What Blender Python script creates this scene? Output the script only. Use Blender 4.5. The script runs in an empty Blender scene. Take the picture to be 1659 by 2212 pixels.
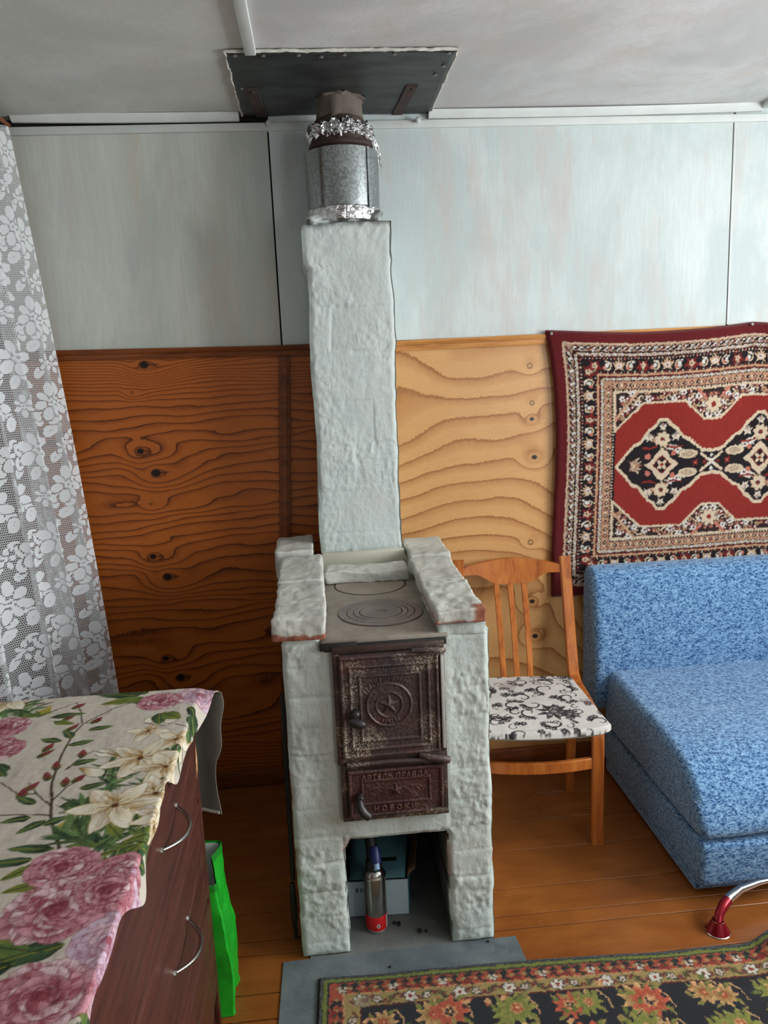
import bpy, bmesh, math, random
import numpy as np
from mathutils import Vector, Matrix

random.seed(7)
C = bpy.context.scene.collection

# ------------------------------------------------------------------ camera
EYE = 1.46
YAW, PITCH, ROLL, FPX = 4.56, 10.59, 2.51, 1650.0
_y, _p, _r = (math.radians(a) for a in (YAW, PITCH, ROLL))
_f = Vector((math.sin(_y)*math.cos(_p), math.cos(_y)*math.cos(_p), -math.sin(_p)))
_rt = Vector((math.cos(_y), -math.sin(_y), 0)); _dn = _f.cross(_rt)
_right = math.cos(_r)*_rt + math.sin(_r)*_dn
_down = -math.sin(_r)*_rt + math.cos(_r)*_dn
cd = bpy.data.cameras.new('camera'); cam = bpy.data.objects.new('camera', cd); C.objects.link(cam)
cam.matrix_world = Matrix(((_right.x, -_down.x, -_f.x, 0), (_right.y, -_down.y, -_f.y, 0), (_right.z, -_down.z, -_f.z, EYE), (0, 0, 0, 1)))
cd.sensor_fit = 'VERTICAL'; cd.sensor_height = 36; cd.lens = 36*FPX/2212; cd.clip_start = .02
bpy.context.scene.camera = cam

# ------------------------------------------------------------------ world, daylight, added upward fill, exposure
sc = bpy.context.scene
sc.view_settings.view_transform = 'Standard'; sc.view_settings.look = 'None'
sc.view_settings.gamma = 1; sc.view_settings.use_curve_mapping = False
sc.view_settings.exposure = 0.0
sc.cycles.max_bounces = 8; sc.cycles.transparent_max_bounces = 24
sc.cycles.sample_clamp_indirect = 6
wd = bpy.data.worlds.new('world'); sc.world = wd; wd.use_nodes = True
wd.node_tree.nodes['Background'].inputs[0].default_value = (.75, .86, 1, 1)
wd.node_tree.nodes['Background'].inputs[1].default_value = .8
def daylight(name, loc, rot, sx, sy, power, col):
    l = bpy.data.lights.new(name, 'AREA'); l.shape = 'RECTANGLE'; l.size = sx; l.size_y = sy
    l.energy = power; l.color = col
    o = bpy.data.objects.new(name, l); C.objects.link(o); o.location = loc; o.rotation_euler = rot
RX, FY = 2.5, -1.2           # inner faces of the right wall and of the wall behind the camera
WR = (.32, 1.68, .98, 2.10)  # right window: y0, y1, z0, z1
WF = (1.45, 2.35, .85, 2.05)   # window behind the camera: x0, x1, z0, z1
daylight('daylight_right', (RX+.14, (WR[0]+WR[1])/2, (WR[2]+WR[3])/2+.05), (0, math.radians(90), 0), 1.1, 1.3, 100, (.94, .98, 1))
daylight('upward_fill_right', (RX+.16, (WR[0]+WR[1])/2, WR[2]-.12), (0, math.radians(130), 0), .5, 1.4, 46, (.97, .99, 1))  # added fill lamp below the sill, tilted up to brighten the ceiling
daylight('daylight_front', ((WF[0]+WF[1])/2, FY-.14, (WF[2]+WF[3])/2), (math.radians(90), 0, 0), .9, 1.2, 21, (.94, .98, 1))
daylight('upward_fill_front', ((WF[0]+WF[1])/2, FY-.16, WF[2]-.12), (math.radians(130), 0, 0), .9, .5, 13, (.97, .99, 1))  # second added fill behind the camera, aimed upward at the ceiling

# ------------------------------------------------------------------ helpers
def s(r, g, b):
    return tuple(((c/255+.055)/1.055)**2.4 if c/255 > .04045 else c/255/12.92 for c in (r, g, b))
def _hash(ix, iy, iz, seed):
    h = ((ix*374761393) ^ (iy*668265263) ^ (iz*1442695041) ^ (seed*1274126177)) & 0xffffffff
    h = h.astype(np.uint32); h = (h ^ (h >> np.uint32(13)))*np.uint32(1274126177)
    h = (h ^ (h >> np.uint32(15)))*np.uint32(2246822519); h = h ^ (h >> np.uint32(16))
    return h.astype(np.float64)/4294967295.0
def vn(x, y, z=0., seed=0):
    x, y, z = np.broadcast_arrays(np.asarray(x, float), np.asarray(y, float), np.asarray(z, float))
    fx, fy, fz = np.floor(x), np.floor(y), np.floor(z)
    ix, iy, iz = (a.astype(np.int64) for a in (fx, fy, fz))
    u, v, w = x-fx, y-fy, z-fz
    u, v, w = (t*t*t*(t*(t*6-15)+10) for t in (u, v, w))
    r = 0
    for a in (0, 1):
        for b in (0, 1):
            for c in (0, 1):
                r = r + _hash(ix+a, iy+b, iz+c, seed)*(u if a else 1-u)*(v if b else 1-v)*(w if c else 1-w)
    return r*2-1
def fbm(x, y, z=0., seed=0, n=4, g=.5):
    r, a, k = 0, 1., 1.
    for i in range(n):
        r = r + a*vn(np.asarray(x)*k, np.asarray(y)*k, np.asarray(z)*k, seed+i*17); a *= g; k *= 2.03
    return r
def sst(a, b, x):
    t = np.clip((np.asarray(x, float)-a)/(b-a), 0, 1); return t*t*(3-2*t)

def root_loc(o):
    while o.parent: o = o.parent
    return o.location
def tag(o, label, cat, group=None, kind=None):
    if label: o['label'] = label
    if cat: o['category'] = cat
    if group: o['group'] = group
    if kind: o['kind'] = kind
    return o
def thing(name, label, cat, loc, group=None, rotz=0):
    o = bpy.data.objects.new(name, None); C.objects.link(o); o.location = loc; o.rotation_euler = (0, 0, rotz)
    o.empty_display_size = .05
    return tag(o, label, cat, group)
def link(name, me, mat, parent=None, local=False):
    o = bpy.data.objects.new(name, me)
    if mat: me.materials.clear(); me.materials.append(mat)
    C.objects.link(o)
    if parent:
        o.parent = parent
        if not local: me.transform(Matrix.Translation(-root_loc(parent)))
    else:
        n = len(me.vertices); co = np.empty(n*3); me.vertices.foreach_get('co', co); co = co.reshape(-1, 3)
        c = Vector(((co[:, 0].min()+co[:, 0].max())/2, (co[:, 1].min()+co[:, 1].max())/2, co[:, 2].min()))
        me.transform(Matrix.Translation(-c)); o.location = c
    return o
def raw_mesh(name, V, F4, smooth=True, angle=40):
    """V (n,3), F4 (m,4) quads"""
    me = bpy.data.meshes.new(name)
    V = np.ascontiguousarray(V, dtype=np.float32); F4 = np.ascontiguousarray(F4, dtype=np.int32)
    me.vertices.add(len(V)); me.vertices.foreach_set('co', V.ravel())
    me.loops.add(F4.size); me.loops.foreach_set('vertex_index', F4.ravel())
    me.polygons.add(len(F4)); me.polygons.foreach_set('loop_start', np.arange(0, F4.size, 4, dtype=np.int32))
    me.update(calc_edges=True)
    if smooth:
        me.polygons.foreach_set('use_smooth', np.ones(len(F4), dtype=bool))
        if angle: me.set_sharp_from_angle(angle=math.radians(angle))
    return me
def grid_faces(nv, nu, off=0, wu=False, wv=False):
    iu = np.arange(nu if wu else nu-1); iv = np.arange(nv if wv else nv-1)
    I, J = np.meshgrid(iv, iu, indexing='ij')
    a = I*nu+J; b = I*nu+(J+1) % nu; c = ((I+1) % nv)*nu+(J+1) % nu; d = ((I+1) % nv)*nu+J
    return np.stack([a, b, c, d], -1).reshape(-1, 4)+off
def grid_obj(name, P, mat, parent=None, col=None, uv=None, attrs=None, local=False, angle=None, wu=False, wv=False, thick=0, off=-1):
    nv, nu = P.shape[:2]
    F = grid_faces(nv, nu, 0, wu, wv)
    me = raw_mesh(name, P.reshape(-1, 3), F, True, angle)
    if col is not None:
        a = me.attributes.new('Col', 'FLOAT_COLOR', 'POINT')
        rgba = np.ones((nv*nu, 4), np.float32); rgba[:, :3] = col.reshape(-1, col.shape[-1]); a.data.foreach_set('color', rgba.ravel())
    for k, val in (attrs or {}).items():
        a = me.attributes.new(k, 'FLOAT', 'POINT'); a.data.foreach_set('value', np.ascontiguousarray(val, np.float32).ravel())
    if uv is not None:
        l = me.uv_layers.new(name='UVMap'); l.data.foreach_set('uv', np.ascontiguousarray(uv.reshape(-1, 2)[F.ravel()], np.float32).ravel())
    o = link(name, me, mat, parent, local)
    if thick:
        md = o.modifiers.new('thickness', 'SOLIDIFY'); md.thickness = thick; md.offset = off
    return o

class B:
    """collects boxes, tubes, lathes; build() links them as ONE mesh object"""
    def __init__(s): s.bm = bmesh.new()
    def box(s, x0, x1, y0, y1, z0, z1, bev=.002, seg=2, M=None):
        t = bmesh.new(); bmesh.ops.create_cube(t, size=1)
        for v in t.verts: v.co = Vector(((x0+x1)/2+v.co.x*(x1-x0), (y0+y1)/2+v.co.y*(y1-y0), (z0+z1)/2+v.co.z*(z1-z0)))
        if bev: bmesh.ops.bevel(t, geom=t.edges[:], offset=min(bev, .48*min(abs(x1-x0), abs(y1-y0), abs(z1-z0))), segments=seg, profile=.5, affect='EDGES')
        return s._add(t, M)
    def _add(s, t, M=None):
        if M is not None: t.transform(M)
        me = bpy.data.meshes.new('t'); t.to_mesh(me); t.free(); s.bm.from_mesh(me); bpy.data.meshes.remove(me); return s
    def grid(s, P, wu=False, wv=False, caps=False):
        nv, nu = P.shape[:2]
        vs = [s.bm.verts.new(p) for p in P.reshape(-1, 3)]
        for f in grid_faces(nv, nu, 0, wu, wv):
            q = [vs[i] for i in f]
            try: s.bm.faces.new(q)
            except ValueError: pass
        if caps:
            for r in (0, nv-1):
                q = vs[r*nu:(r+1)*nu]
                try: s.bm.faces.new(q if r else q[::-1])
                except ValueError: pass
        return s
    def tube(s, path, rad, n=12, caps=True, flat=1.):
        path = np.array(path, float); rad = np.broadcast_to(np.array(rad, float), (len(path),))
        T = np.gradient(path, axis=0); T /= np.linalg.norm(T, axis=1)[:, None]
        up = np.array([0, 0, 1.]) if abs(T[0, 2]) < .9 else np.array([1., 0, 0])
        rows = []
        for p, t, r in zip(path, T, rad):
            a = np.cross(up, t); a /= np.linalg.norm(a); b = np.cross(t, a); up = b
            th = np.linspace(0, 2*np.pi, n, endpoint=False)
            rows.append(p+r*(np.cos(th)[:, None]*a*flat+np.sin(th)[:, None]*b))
        return s.grid(np.array(rows), wu=True, caps=caps)
    def lathe(s, prof, c, n=32, axis=None, caps=True):
        prof = np.array(prof, float); th = np.linspace(0, 2*np.pi, n, endpoint=False)
        P = np.stack([prof[:, 0:1]*np.cos(th), prof[:, 0:1]*np.sin(th), np.repeat(prof[:, 1:2], n, 1)], -1)
        if axis is not None:
            q = Vector((0, 0, 1)).rotation_difference(Vector(axis)).to_matrix(); P = P @ np.array(q).T
        return s.grid(P+np.array(c), wu=True, caps=caps)
    def sweep(s, path, w, t, side=(1, 0, 0)):
        """rectangular strip of width w along `side`, thickness t, following path"""
        path = np.array(path, float); side = np.array(side, float)
        T = np.gradient(path, axis=0); T /= np.linalg.norm(T, axis=1)[:, None]
        N = np.cross(T, side); N /= np.linalg.norm(N, axis=1)[:, None]
        b = min(w, t)*.18; rows = []
        prof = [(-w/2, -t/2+b), (-w/2+b, -t/2), (w/2-b, -t/2), (w/2, -t/2+b), (w/2, t/2-b), (w/2-b, t/2), (-w/2+b, t/2), (-w/2, t/2-b)]
        for p, n in zip(path, N): rows.append([p+side*a+n*c for a, c in prof])
        return s.grid(np.array(rows), wu=True, caps=True)
    def prism(s, pts, axis, a0, a1, bev=0, seg=2):
        """polygon pts in the two other axes, extruded along axis from a0 to a1"""
        t = bmesh.new()
        def mk(p, a): return Vector({'x': (a, p[0], p[1]), 'y': (p[0], a, p[1]), 'z': (p[0], p[1], a)}[axis])
        lo = [t.verts.new(mk(p, a0)) for p in pts]; hi = [t.verts.new(mk(p, a1)) for p in pts]
        n = len(pts)
        f1 = t.faces.new(lo); f2 = t.faces.new(hi[::-1])
        for i in range(n): t.faces.new((lo[i], hi[i], hi[(i+1) % n], lo[(i+1) % n]))
        bmesh.ops.recalc_face_normals(t, faces=t.faces[:])
        if bev:
            ed = [e for e in t.edges if (e.verts[0] in lo) == (e.verts[1] in lo)]
            bmesh.ops.bevel(t, geom=ed, offset=bev, segments=seg, profile=.5, affect='EDGES')
        return s._add(t)
    def build(s, name, mat, parent=None, local=False, angle=38, noise=0, nscale=30, seed=0):
        bmesh.ops.recalc_face_normals(s.bm, faces=s.bm.faces[:])
        me = bpy.data.meshes.new(name); s.bm.to_mesh(me); s.bm.free()
        if noise:
            n = len(me.vertices); co = np.empty(n*3); me.vertices.foreach_get('co', co); co = co.reshape(-1, 3)
            d = np.stack([fbm(co[:, 0]*nscale, co[:, 1]*nscale, co[:, 2]*nscale, seed+k*5, 3) for k in range(3)], -1)*noise
            me.vertices.foreach_set('co', (co+d).ravel()); me.update()
        for p in me.polygons: p.use_smooth = True
        me.set_sharp_from_angle(angle=math.radians(angle))
        return link(name, me, mat, parent, local)

# ------------------------------------------------------------------ material nodes
class N:
    def __init__(s, name):
        s.m = bpy.data.materials.new(name); s.m.use_nodes = True; s.t = s.m.node_tree
        s.b = s.t.nodes['Principled BSDF']; s.o = s.t.nodes['Material Output']
    def nd(s, typ, **kw):
        n = s.t.nodes.new(typ)
        for k, v in kw.items(): setattr(n, k, v)
        return n
    def put(s, inp, v):
        if isinstance(v, bpy.types.NodeSocket): s.t.links.new(v, inp)
        elif v is not None:
            if isinstance(v, (tuple, list)) and len(v) == 3 and len(inp.default_value) == 4: v = tuple(v)+(1,)
            inp.default_value = v
    def tc(s, k='Object'): return s.nd('ShaderNodeTexCoord').outputs[k]
    def attr(s, n, k='Color'): return s.nd('ShaderNodeAttribute', attribute_name=n).outputs[k]
    def mp(s, v, scale=(1, 1, 1), rot=(0, 0, 0), loc=(0, 0, 0)):
        n = s.nd('ShaderNodeMapping'); s.put(n.inputs['Vector'], v); n.inputs['Scale'].default_value = scale
        n.inputs['Rotation'].default_value = rot; n.inputs['Location'].default_value = loc; return n.outputs[0]
    def noise(s, v, scale, detail=4, rough=.55, dist=0., k='Fac'):
        n = s.nd('ShaderNodeTexNoise'); s.put(n.inputs['Vector'], v); n.inputs['Scale'].default_value = scale
        n.inputs['Detail'].default_value = detail; n.inputs['Roughness'].default_value = rough; n.inputs['Distortion'].default_value = dist
        return n.outputs[k]
    def vor(s, v, scale, rnd=1., k='Distance', feature='F1'):
        n = s.nd('ShaderNodeTexVoronoi', feature=feature); s.put(n.inputs['Vector'], v); n.inputs['Scale'].default_value = scale
        n.inputs['Randomness'].default_value = rnd; return n.outputs[k]
    def wave(s, v, scale, dist=0, detail=2):
        n = s.nd('ShaderNodeTexWave'); s.put(n.inputs['Vector'], v); n.inputs['Scale'].default_value = scale
        n.inputs['Distortion'].default_value = dist; n.inputs['Detail'].default_value = detail; return n.outputs['Fac']
    def mth(s, op, a, b=None, c=None, clamp=False):
        n = s.nd('ShaderNodeMath', operation=op); n.use_clamp = clamp
        for i, v in enumerate((a, b, c)):
            if v is not None: s.put(n.inputs[i], v)
        return n.outputs[0]
    def ramp(s, f, stops, interp='LINEAR'):
        n = s.nd('ShaderNodeValToRGB'); s.put(n.inputs[0], f); r = n.color_ramp; r.interpolation = interp
        while len(r.elements) < len(stops): r.elements.new(.5)
        for e, (p, c) in zip(r.elements, stops):
            e.position = p; e.color = (tuple(c)+(1,)) if isinstance(c, tuple) else (c, c, c, 1)
        return n.outputs[0]
    def mix(s, f, a, b, mode='MIX'):
        n = s.nd('ShaderNodeMix', data_type='RGBA', blend_type=mode)
        s.put(n.inputs[0], f); s.put(n.inputs[6], a); s.put(n.inputs[7], b); return n.outputs[2]
    def xyz(s, v):
        n = s.nd('ShaderNodeSeparateXYZ'); s.put(n.inputs[0], v); return n.outputs
    def bump(s, h, strength=.3, dist=.002, normal=None):
        n = s.nd('ShaderNodeBump'); s.put(n.inputs['Height'], h); n.inputs['Strength'].default_value = strength
        n.inputs['Distance'].default_value = dist
        if normal is not None: s.put(n.inputs['Normal'], normal)
        return n.outputs[0]
    def end(s, col=None, rough=.6, metal=0., normal=None, spec=.5, **kw):
        s.put(s.b.inputs['Base Color'], col); s.put(s.b.inputs['Roughness'], rough); s.put(s.b.inputs['Metallic'], metal)
        s.put(s.b.inputs['Specular IOR Level'], spec)
        if normal is not None: s.put(s.b.inputs['Normal'], normal)
        for k, v in kw.items(): s.put(s.b.inputs[k.replace('_', ' ')], v)
        return s.m
def plain(name, col, rough=.5, metal=0., var=.12, nscale=20, bump=.1, spec=.5, **kw):
    n = N(name); v = n.tc(); f = n.noise(v, nscale, 4)
    c = n.mix(n.ramp(f, [(.3, 0.), (.7, 1.)]), tuple(x*(1-var) for x in col), tuple(min(1, x*(1+var)) for x in col))
    return n.end(c, rough, metal, n.bump(n.noise(v, nscale*8, 3), bump, .001) if bump else None, spec, **kw)

# ------------------------------------------------------------------ 2-D pattern painter (metres), for woven and printed designs
class Pic:
    def __init__(p, w, h, res, bg):
        p.res = res; p.nx = int(round(w/res))+1; p.ny = int(round(h/res))+1
        p.A = np.empty((p.ny, p.nx, 3)); p.A[:] = bg
        p.x = np.arange(p.nx)*res; p.y = np.arange(p.ny)*res
    def win(p, x0, x1, y0, y1):
        m = p.res*2
        a, b = np.searchsorted(p.x, [x0-m, x1+m]); c, d = np.searchsorted(p.y, [y0-m, y1+m])
        X, Y = np.meshgrid(p.x[a:b], p.y[c:d]); return (slice(c, d), slice(a, b)), X, Y
    def put(p, sl, d, col, op=1.):
        if d.size == 0: return
        a = np.clip(.5-d/p.res, 0, 1)[..., None]*op; p.A[sl] = p.A[sl]*(1-a)+np.asarray(col)*a
    def rect(p, x0, x1, y0, y1, col):
        sl, X, Y = p.win(x0, x1, y0, y1); p.put(sl, np.maximum(np.maximum(x0-X, X-x1), np.maximum(y0-Y, Y-y1)), col)
    def frame(p, i0, i1, W, H, col):
        sl, X, Y = p.win(0, W, 0, H); e = np.minimum(np.minimum(X, W-X), np.minimum(Y, H-Y)); p.put(sl, np.maximum(i0-e, e-i1), col)
    def ell(p, cx, cy, rx, ry, col, ang=0, op=1., ring=0):
        m = max(rx, ry)+ring; sl, X, Y = p.win(cx-m, cx+m, cy-m, cy+m)
        c, q = math.cos(ang), math.sin(ang); u = (X-cx)*c+(Y-cy)*q; v = -(X-cx)*q+(Y-cy)*c
        d = (np.sqrt((u/rx)**2+(v/ry)**2)-1)*min(rx, ry)
        p.put(sl, np.abs(d)-ring/2 if ring else d, col, op)
    def poly(p, pts, col, op=1., outline=0):
        pts = np.array(pts, float); sl, X, Y = p.win(pts[:, 0].min()-outline, pts[:, 0].max()+outline, pts[:, 1].min()-outline, pts[:, 1].max()+outline)
        if X.size == 0: return
        d = np.full(X.shape, 1e9); ins = np.zeros(X.shape, bool); n = len(pts)
        for i in range(n):
            a, b = pts[i], pts[(i+1) % n]; e = b-a; L = max(e @ e, 1e-12)
            t = np.clip(((X-a[0])*e[0]+(Y-a[1])*e[1])/L, 0, 1)
            d = np.minimum(d, np.hypot(X-a[0]-t*e[0], Y-a[1]-t*e[1]))
            cr = ((a[1] > Y) != (b[1] > Y)); xx = a[0]+(Y-a[1])*e[0]/(e[1] if abs(e[1]) > 1e-12 else 1e-12); ins ^= cr & (X < xx)
        d = np.where(ins, -d, d)
        p.put(sl, np.abs(d)-outline/2 if outline else d, col, op)
    def line(p, pts, w0, col, w1=None, op=1.):
        w1 = w0 if w1 is None else w1; pts = np.array(pts, float); n = len(pts)-1; m = max(w0, w1)
        for i in range(n):
            a, b = pts[i], pts[i+1]; e = b-a; L = max(e @ e, 1e-12)
            sl, X, Y = p.win(min(a[0], b[0])-m, max(a[0], b[0])+m, min(a[1], b[1])-m, max(a[1], b[1])+m)
            t = np.clip(((X-a[0])*e[0]+(Y-a[1])*e[1])/L, 0, 1); r = w0+(w1-w0)*(i+t)/n
            p.put(sl, np.hypot(X-a[0]-t*e[0], Y-a[1]-t*e[1])-r/2, col, op)
    def petal(p, cx, cy, ang, ln, wd, base, tip, streak=.25, edge=None, seed=0, fat=.62):
        """leaf/petal from (cx,cy) along ang; colour runs base -> tip with fine streaks"""
        m = ln+wd; sl, X, Y = p.win(cx-m, cx+m, cy-m, cy+m)
        if X.size == 0: return
        c, q = math.cos(ang), math.sin(ang); u = ((X-cx)*c+(Y-cy)*q)/ln; v = (-(X-cx)*q+(Y-cy)*c)
        uu = np.clip(u, 0, 1); prof = wd/2*np.sin(np.pi*uu**fat)**.8*(1+.12*vn(uu*5, seed*3.1, 0, seed))
        d = np.maximum(np.abs(v)-prof, np.maximum(-u, u-1)*ln)
        if edge is not None: p.put(sl, d-.0016, edge)
        st = vn(uu*2.2+seed, v/wd*9, 0, seed)*streak+vn(uu*7, v/wd*22, 0, seed+4)*streak*.6
        t = np.clip(uu+st, 0, 1)[..., None]
        p.put(sl, d, np.asarray(base)*(1-t)+np.asarray(tip)*t)
    def daisy(p, cx, cy, r, n, col, mid, ang=0, wd=.75, edge=None):
        if edge is not None:
            for k in range(n): a = ang+2*math.pi*k/n; p.ell(cx+.6*r*math.cos(a), cy+.6*r*math.sin(a), .47*r+.0025, wd*r*.42+.0025, edge, a)
        for k in range(n): a = ang+2*math.pi*k/n; p.ell(cx+.6*r*math.cos(a), cy+.6*r*math.sin(a), .47*r, wd*r*.42, col, a)
        p.ell(cx, cy, r*.3, r*.3, mid)
    def curl(p, cx, cy, r, a0, turns, w, col, flip=1):
        th = np.linspace(0, turns*2*np.pi, int(14*abs(turns))+4); rr = r*(1-.75*th/th[-1])
        p.line([(cx+q*math.cos(a0+flip*t), cy+q*math.sin(a0+flip*t)) for t, q in zip(th, rr)], w, col, w*.35)

# ------------------------------------------------------------------ materials of the room
WY, CZ, LX = 2.58, 2.255, -.98        # face of the back wall, ceiling height, face of the left wall
def whitewash(name, base, tint, warm, sx, sz, rot=(0, 0, 0), contrast=1., bumpy=.25):
    n = N(name); v = n.mp(n.tc(), (1, 1, 1), rot)
    a = n.noise(n.mp(v, (sx, sx, sz)), 1.6, 5, .62, .4)
    b = n.noise(n.mp(v, (sx*2.2, sx*2.2, sz*.8), loc=(3, 1, 7)), 2.3, 6, .7)
    d = n.noise(v, 140, 3, .7)
    c = n.mix(n.ramp(a, [(.5-.16/contrast, 0.), (.5+.16/contrast, 1.)]), base, tint)
    c = n.mix(n.ramp(b, [(.47, 0.), (.72, .95)]), c, warm)
    e = n.noise(n.mp(v, (sx*14, sx*14, sz*2.2)), 5, 3, .6)
    c = n.mix(n.ramp(e, [(.35, .22), (.62, 0.)]), c, tuple(x*.72 for x in base))
    sp = n.vor(v, 26); c = n.mix(n.ramp(sp, [(.02, .55), (.045, 0.)]), c, s(95, 90, 82))
    h = n.mth('ADD', n.mth('MULTIPLY', e, .6), n.mth('MULTIPLY', d, .4))
    return n.end(c, .78, 0, n.bump(h, bumpy, .002), .25)
M_WALL_L = whitewash('whitewash_grey', s(206, 211, 202), s(188, 195, 187), s(200, 190, 176), 2.6, .8, contrast=2.)
M_WALL_R = whitewash('whitewash_pale', s(212, 221, 219), s(196, 207, 205), s(204, 194, 188), 2.0, 1.0, contrast=2.2)
M_CEIL = whitewash('whitewash_ceiling', s(216, 217, 216), s(194, 196, 195), s(203, 194, 188), 1.0, 1., (0, 0, math.radians(32)), 2.2)
M_CEIL_L = whitewash('whitewash_ceiling_grey', s(214, 216, 210), s(196, 199, 192), s(204, 200, 190), 1.0, 1., (0, 0, math.radians(8)), 2.)
M_TRIMW = plain('white_painted_trim', s(212, 216, 212), .6, 0, .06, 12, .15)
M_DARK = plain('dark_gap', s(38, 33, 28), .9)
def plywood(name, light, mid, dark, knot, rough=.38):
    n = N(name); h = n.attr('h', 'Fac'); k = n.attr('k', 'Fac')
    jit = n.mth('MULTIPLY', n.mth('SUBTRACT', n.noise(n.mp(n.tc(), (30, 1, 8)), 6, 3, .7), .5), .22)
    f = n.mth('FRACT', n.mth('ADD', h, jit))
    c = n.ramp(f, [(0., light), (.5, light), (.84, mid), (.93, dark), (.975, dark), (1., light)])
    big = n.noise(n.mp(n.tc(), (2, 1, 5)), 1.6, 3)
    c = n.mix(n.ramp(big, [(.3, .3), (.7, 0.)]), c, mid)
    fib = n.noise(n.mp(n.tc(), (9, 1, 260)), 4, 3, .7)
    c = n.mix(n.ramp(fib, [(.3, .3), (.65, 0.)]), c, dark)
    c = n.mix(k, c, knot)
    sp = n.vor(n.tc(), 34); c = n.mix(n.ramp(sp, [(.018, .5), (.03, 0.)]), c, light)
    return n.end(c, rough, 0, n.bump(fib, .06, .001), .45)
M_PLYD = plywood('stained_plywood', s(190, 102, 34), s(156, 78, 22), s(84, 36, 11), s(20, 11, 8))
M_PLYL = plywood('pale_plywood', s(214, 164, 106), s(190, 136, 82), s(152, 98, 52), s(40, 22, 14), .34)
def planks(name, a, b, d, axis=2, rough=.35, scale=1.):
    n = N(name); sc_ = [18, 18, 18]; sc_[axis] = 1.5
    f = n.noise(n.mp(n.tc(), tuple(x*scale for x in sc_)), 3, 5, .6, .6)
    c = n.ramp(f, [(.3, d), (.48, b), (.7, a)])
    return n.end(c, rough, 0, n.bump(f, .08, .001), .4)
M_RAILD = planks('dark_rail_wood', s(140, 76, 32), s(118, 60, 24), s(88, 42, 18), 0)
M_RAILL = planks('pale_rail_wood', s(206, 148, 86), s(188, 128, 68), s(160, 102, 52), 0)
M_BROWNWALL = planks('brown_board_wall', s(74, 46, 30), s(60, 36, 24), s(44, 26, 18), 2)
def floor_mat():
    n = N('painted_floor'); v = n.tc()
    f = n.noise(n.mp(v, (2, 9, 1)), 3, 6, .6); g = n.noise(v, 5, 4)
    c = n.mix(n.ramp(f, [(.35, 0.), (.7, 1.)]), s(136, 78, 31), s(156, 94, 40))
    c = n.mix(n.ramp(g, [(.35, .5), (.6, 0.)]), c, s(116, 60, 26))
    sp = n.vor(v, 42); c = n.mix(n.ramp(sp, [(.03, .7), (.06, 0.)]), c, s(206, 176, 140))
    sp2 = n.vor(n.mp(v, (1, 1, 1), loc=(4, 2, 0)), 24); c = n.mix(n.ramp(sp2, [(.02, .7), (.04, 0.)]), c, s(84, 44, 22))
    scr = n.noise(n.mp(v, (4, 40, 1), (0, 0, .5)), 4, 2); c = n.mix(n.ramp(scr, [(.7, 0.), (.78, .35)]), c, s(200, 160, 110))
    return n.end(c, n.ramp(g, [(.3, .26), (.7, .42)]), 0, n.bump(f, .08, .002), .4)
M_FLOOR = floor_mat()

# ------------------------------------------------------------------ the setting
def struct(o): o['kind'] = 'structure'; return o
gaps = [2.60, 2.36, 2.212, 2.063, 1.897, 1.79, 1.74, 1.614, 1.538, 1.46]
while gaps[-1] > FY: gaps.append(gaps[-1]-.095-.02*random.random())
b = B()
for y1, y0 in zip(gaps[:-1], gaps[1:]): b.box(LX, RX, y0+.0012, y1-.0012, -.03, 0, .0014, 1)
fl = struct(b.build('floor', M_FLOOR))
b = B(); b.box(LX, RX, FY, 2.6, -.05, -.031, 0); b.build('subfloor', plain('floor_gap_dust', s(120, 92, 62), .9), fl)
b = B(); b.box(LX, -.118, FY, 2.6, CZ, CZ+.02, 0); ce = struct(b.build('ceiling', M_CEIL_L))
b = B(); b.box(-.114, 1.503, FY, 2.6, CZ, CZ+.02, 0); b.build('ceiling_panel', M_CEIL, ce)
b = B(); b.box(1.507, RX, FY, 2.6, CZ, CZ+.02, 0); b.build('ceiling_panel', M_CEIL, ce)
b = B(); b.box(LX, RX, FY, 2.6, CZ+.02, CZ+.1, 0); b.build('roof_deck', M_DARK, ce)

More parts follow.
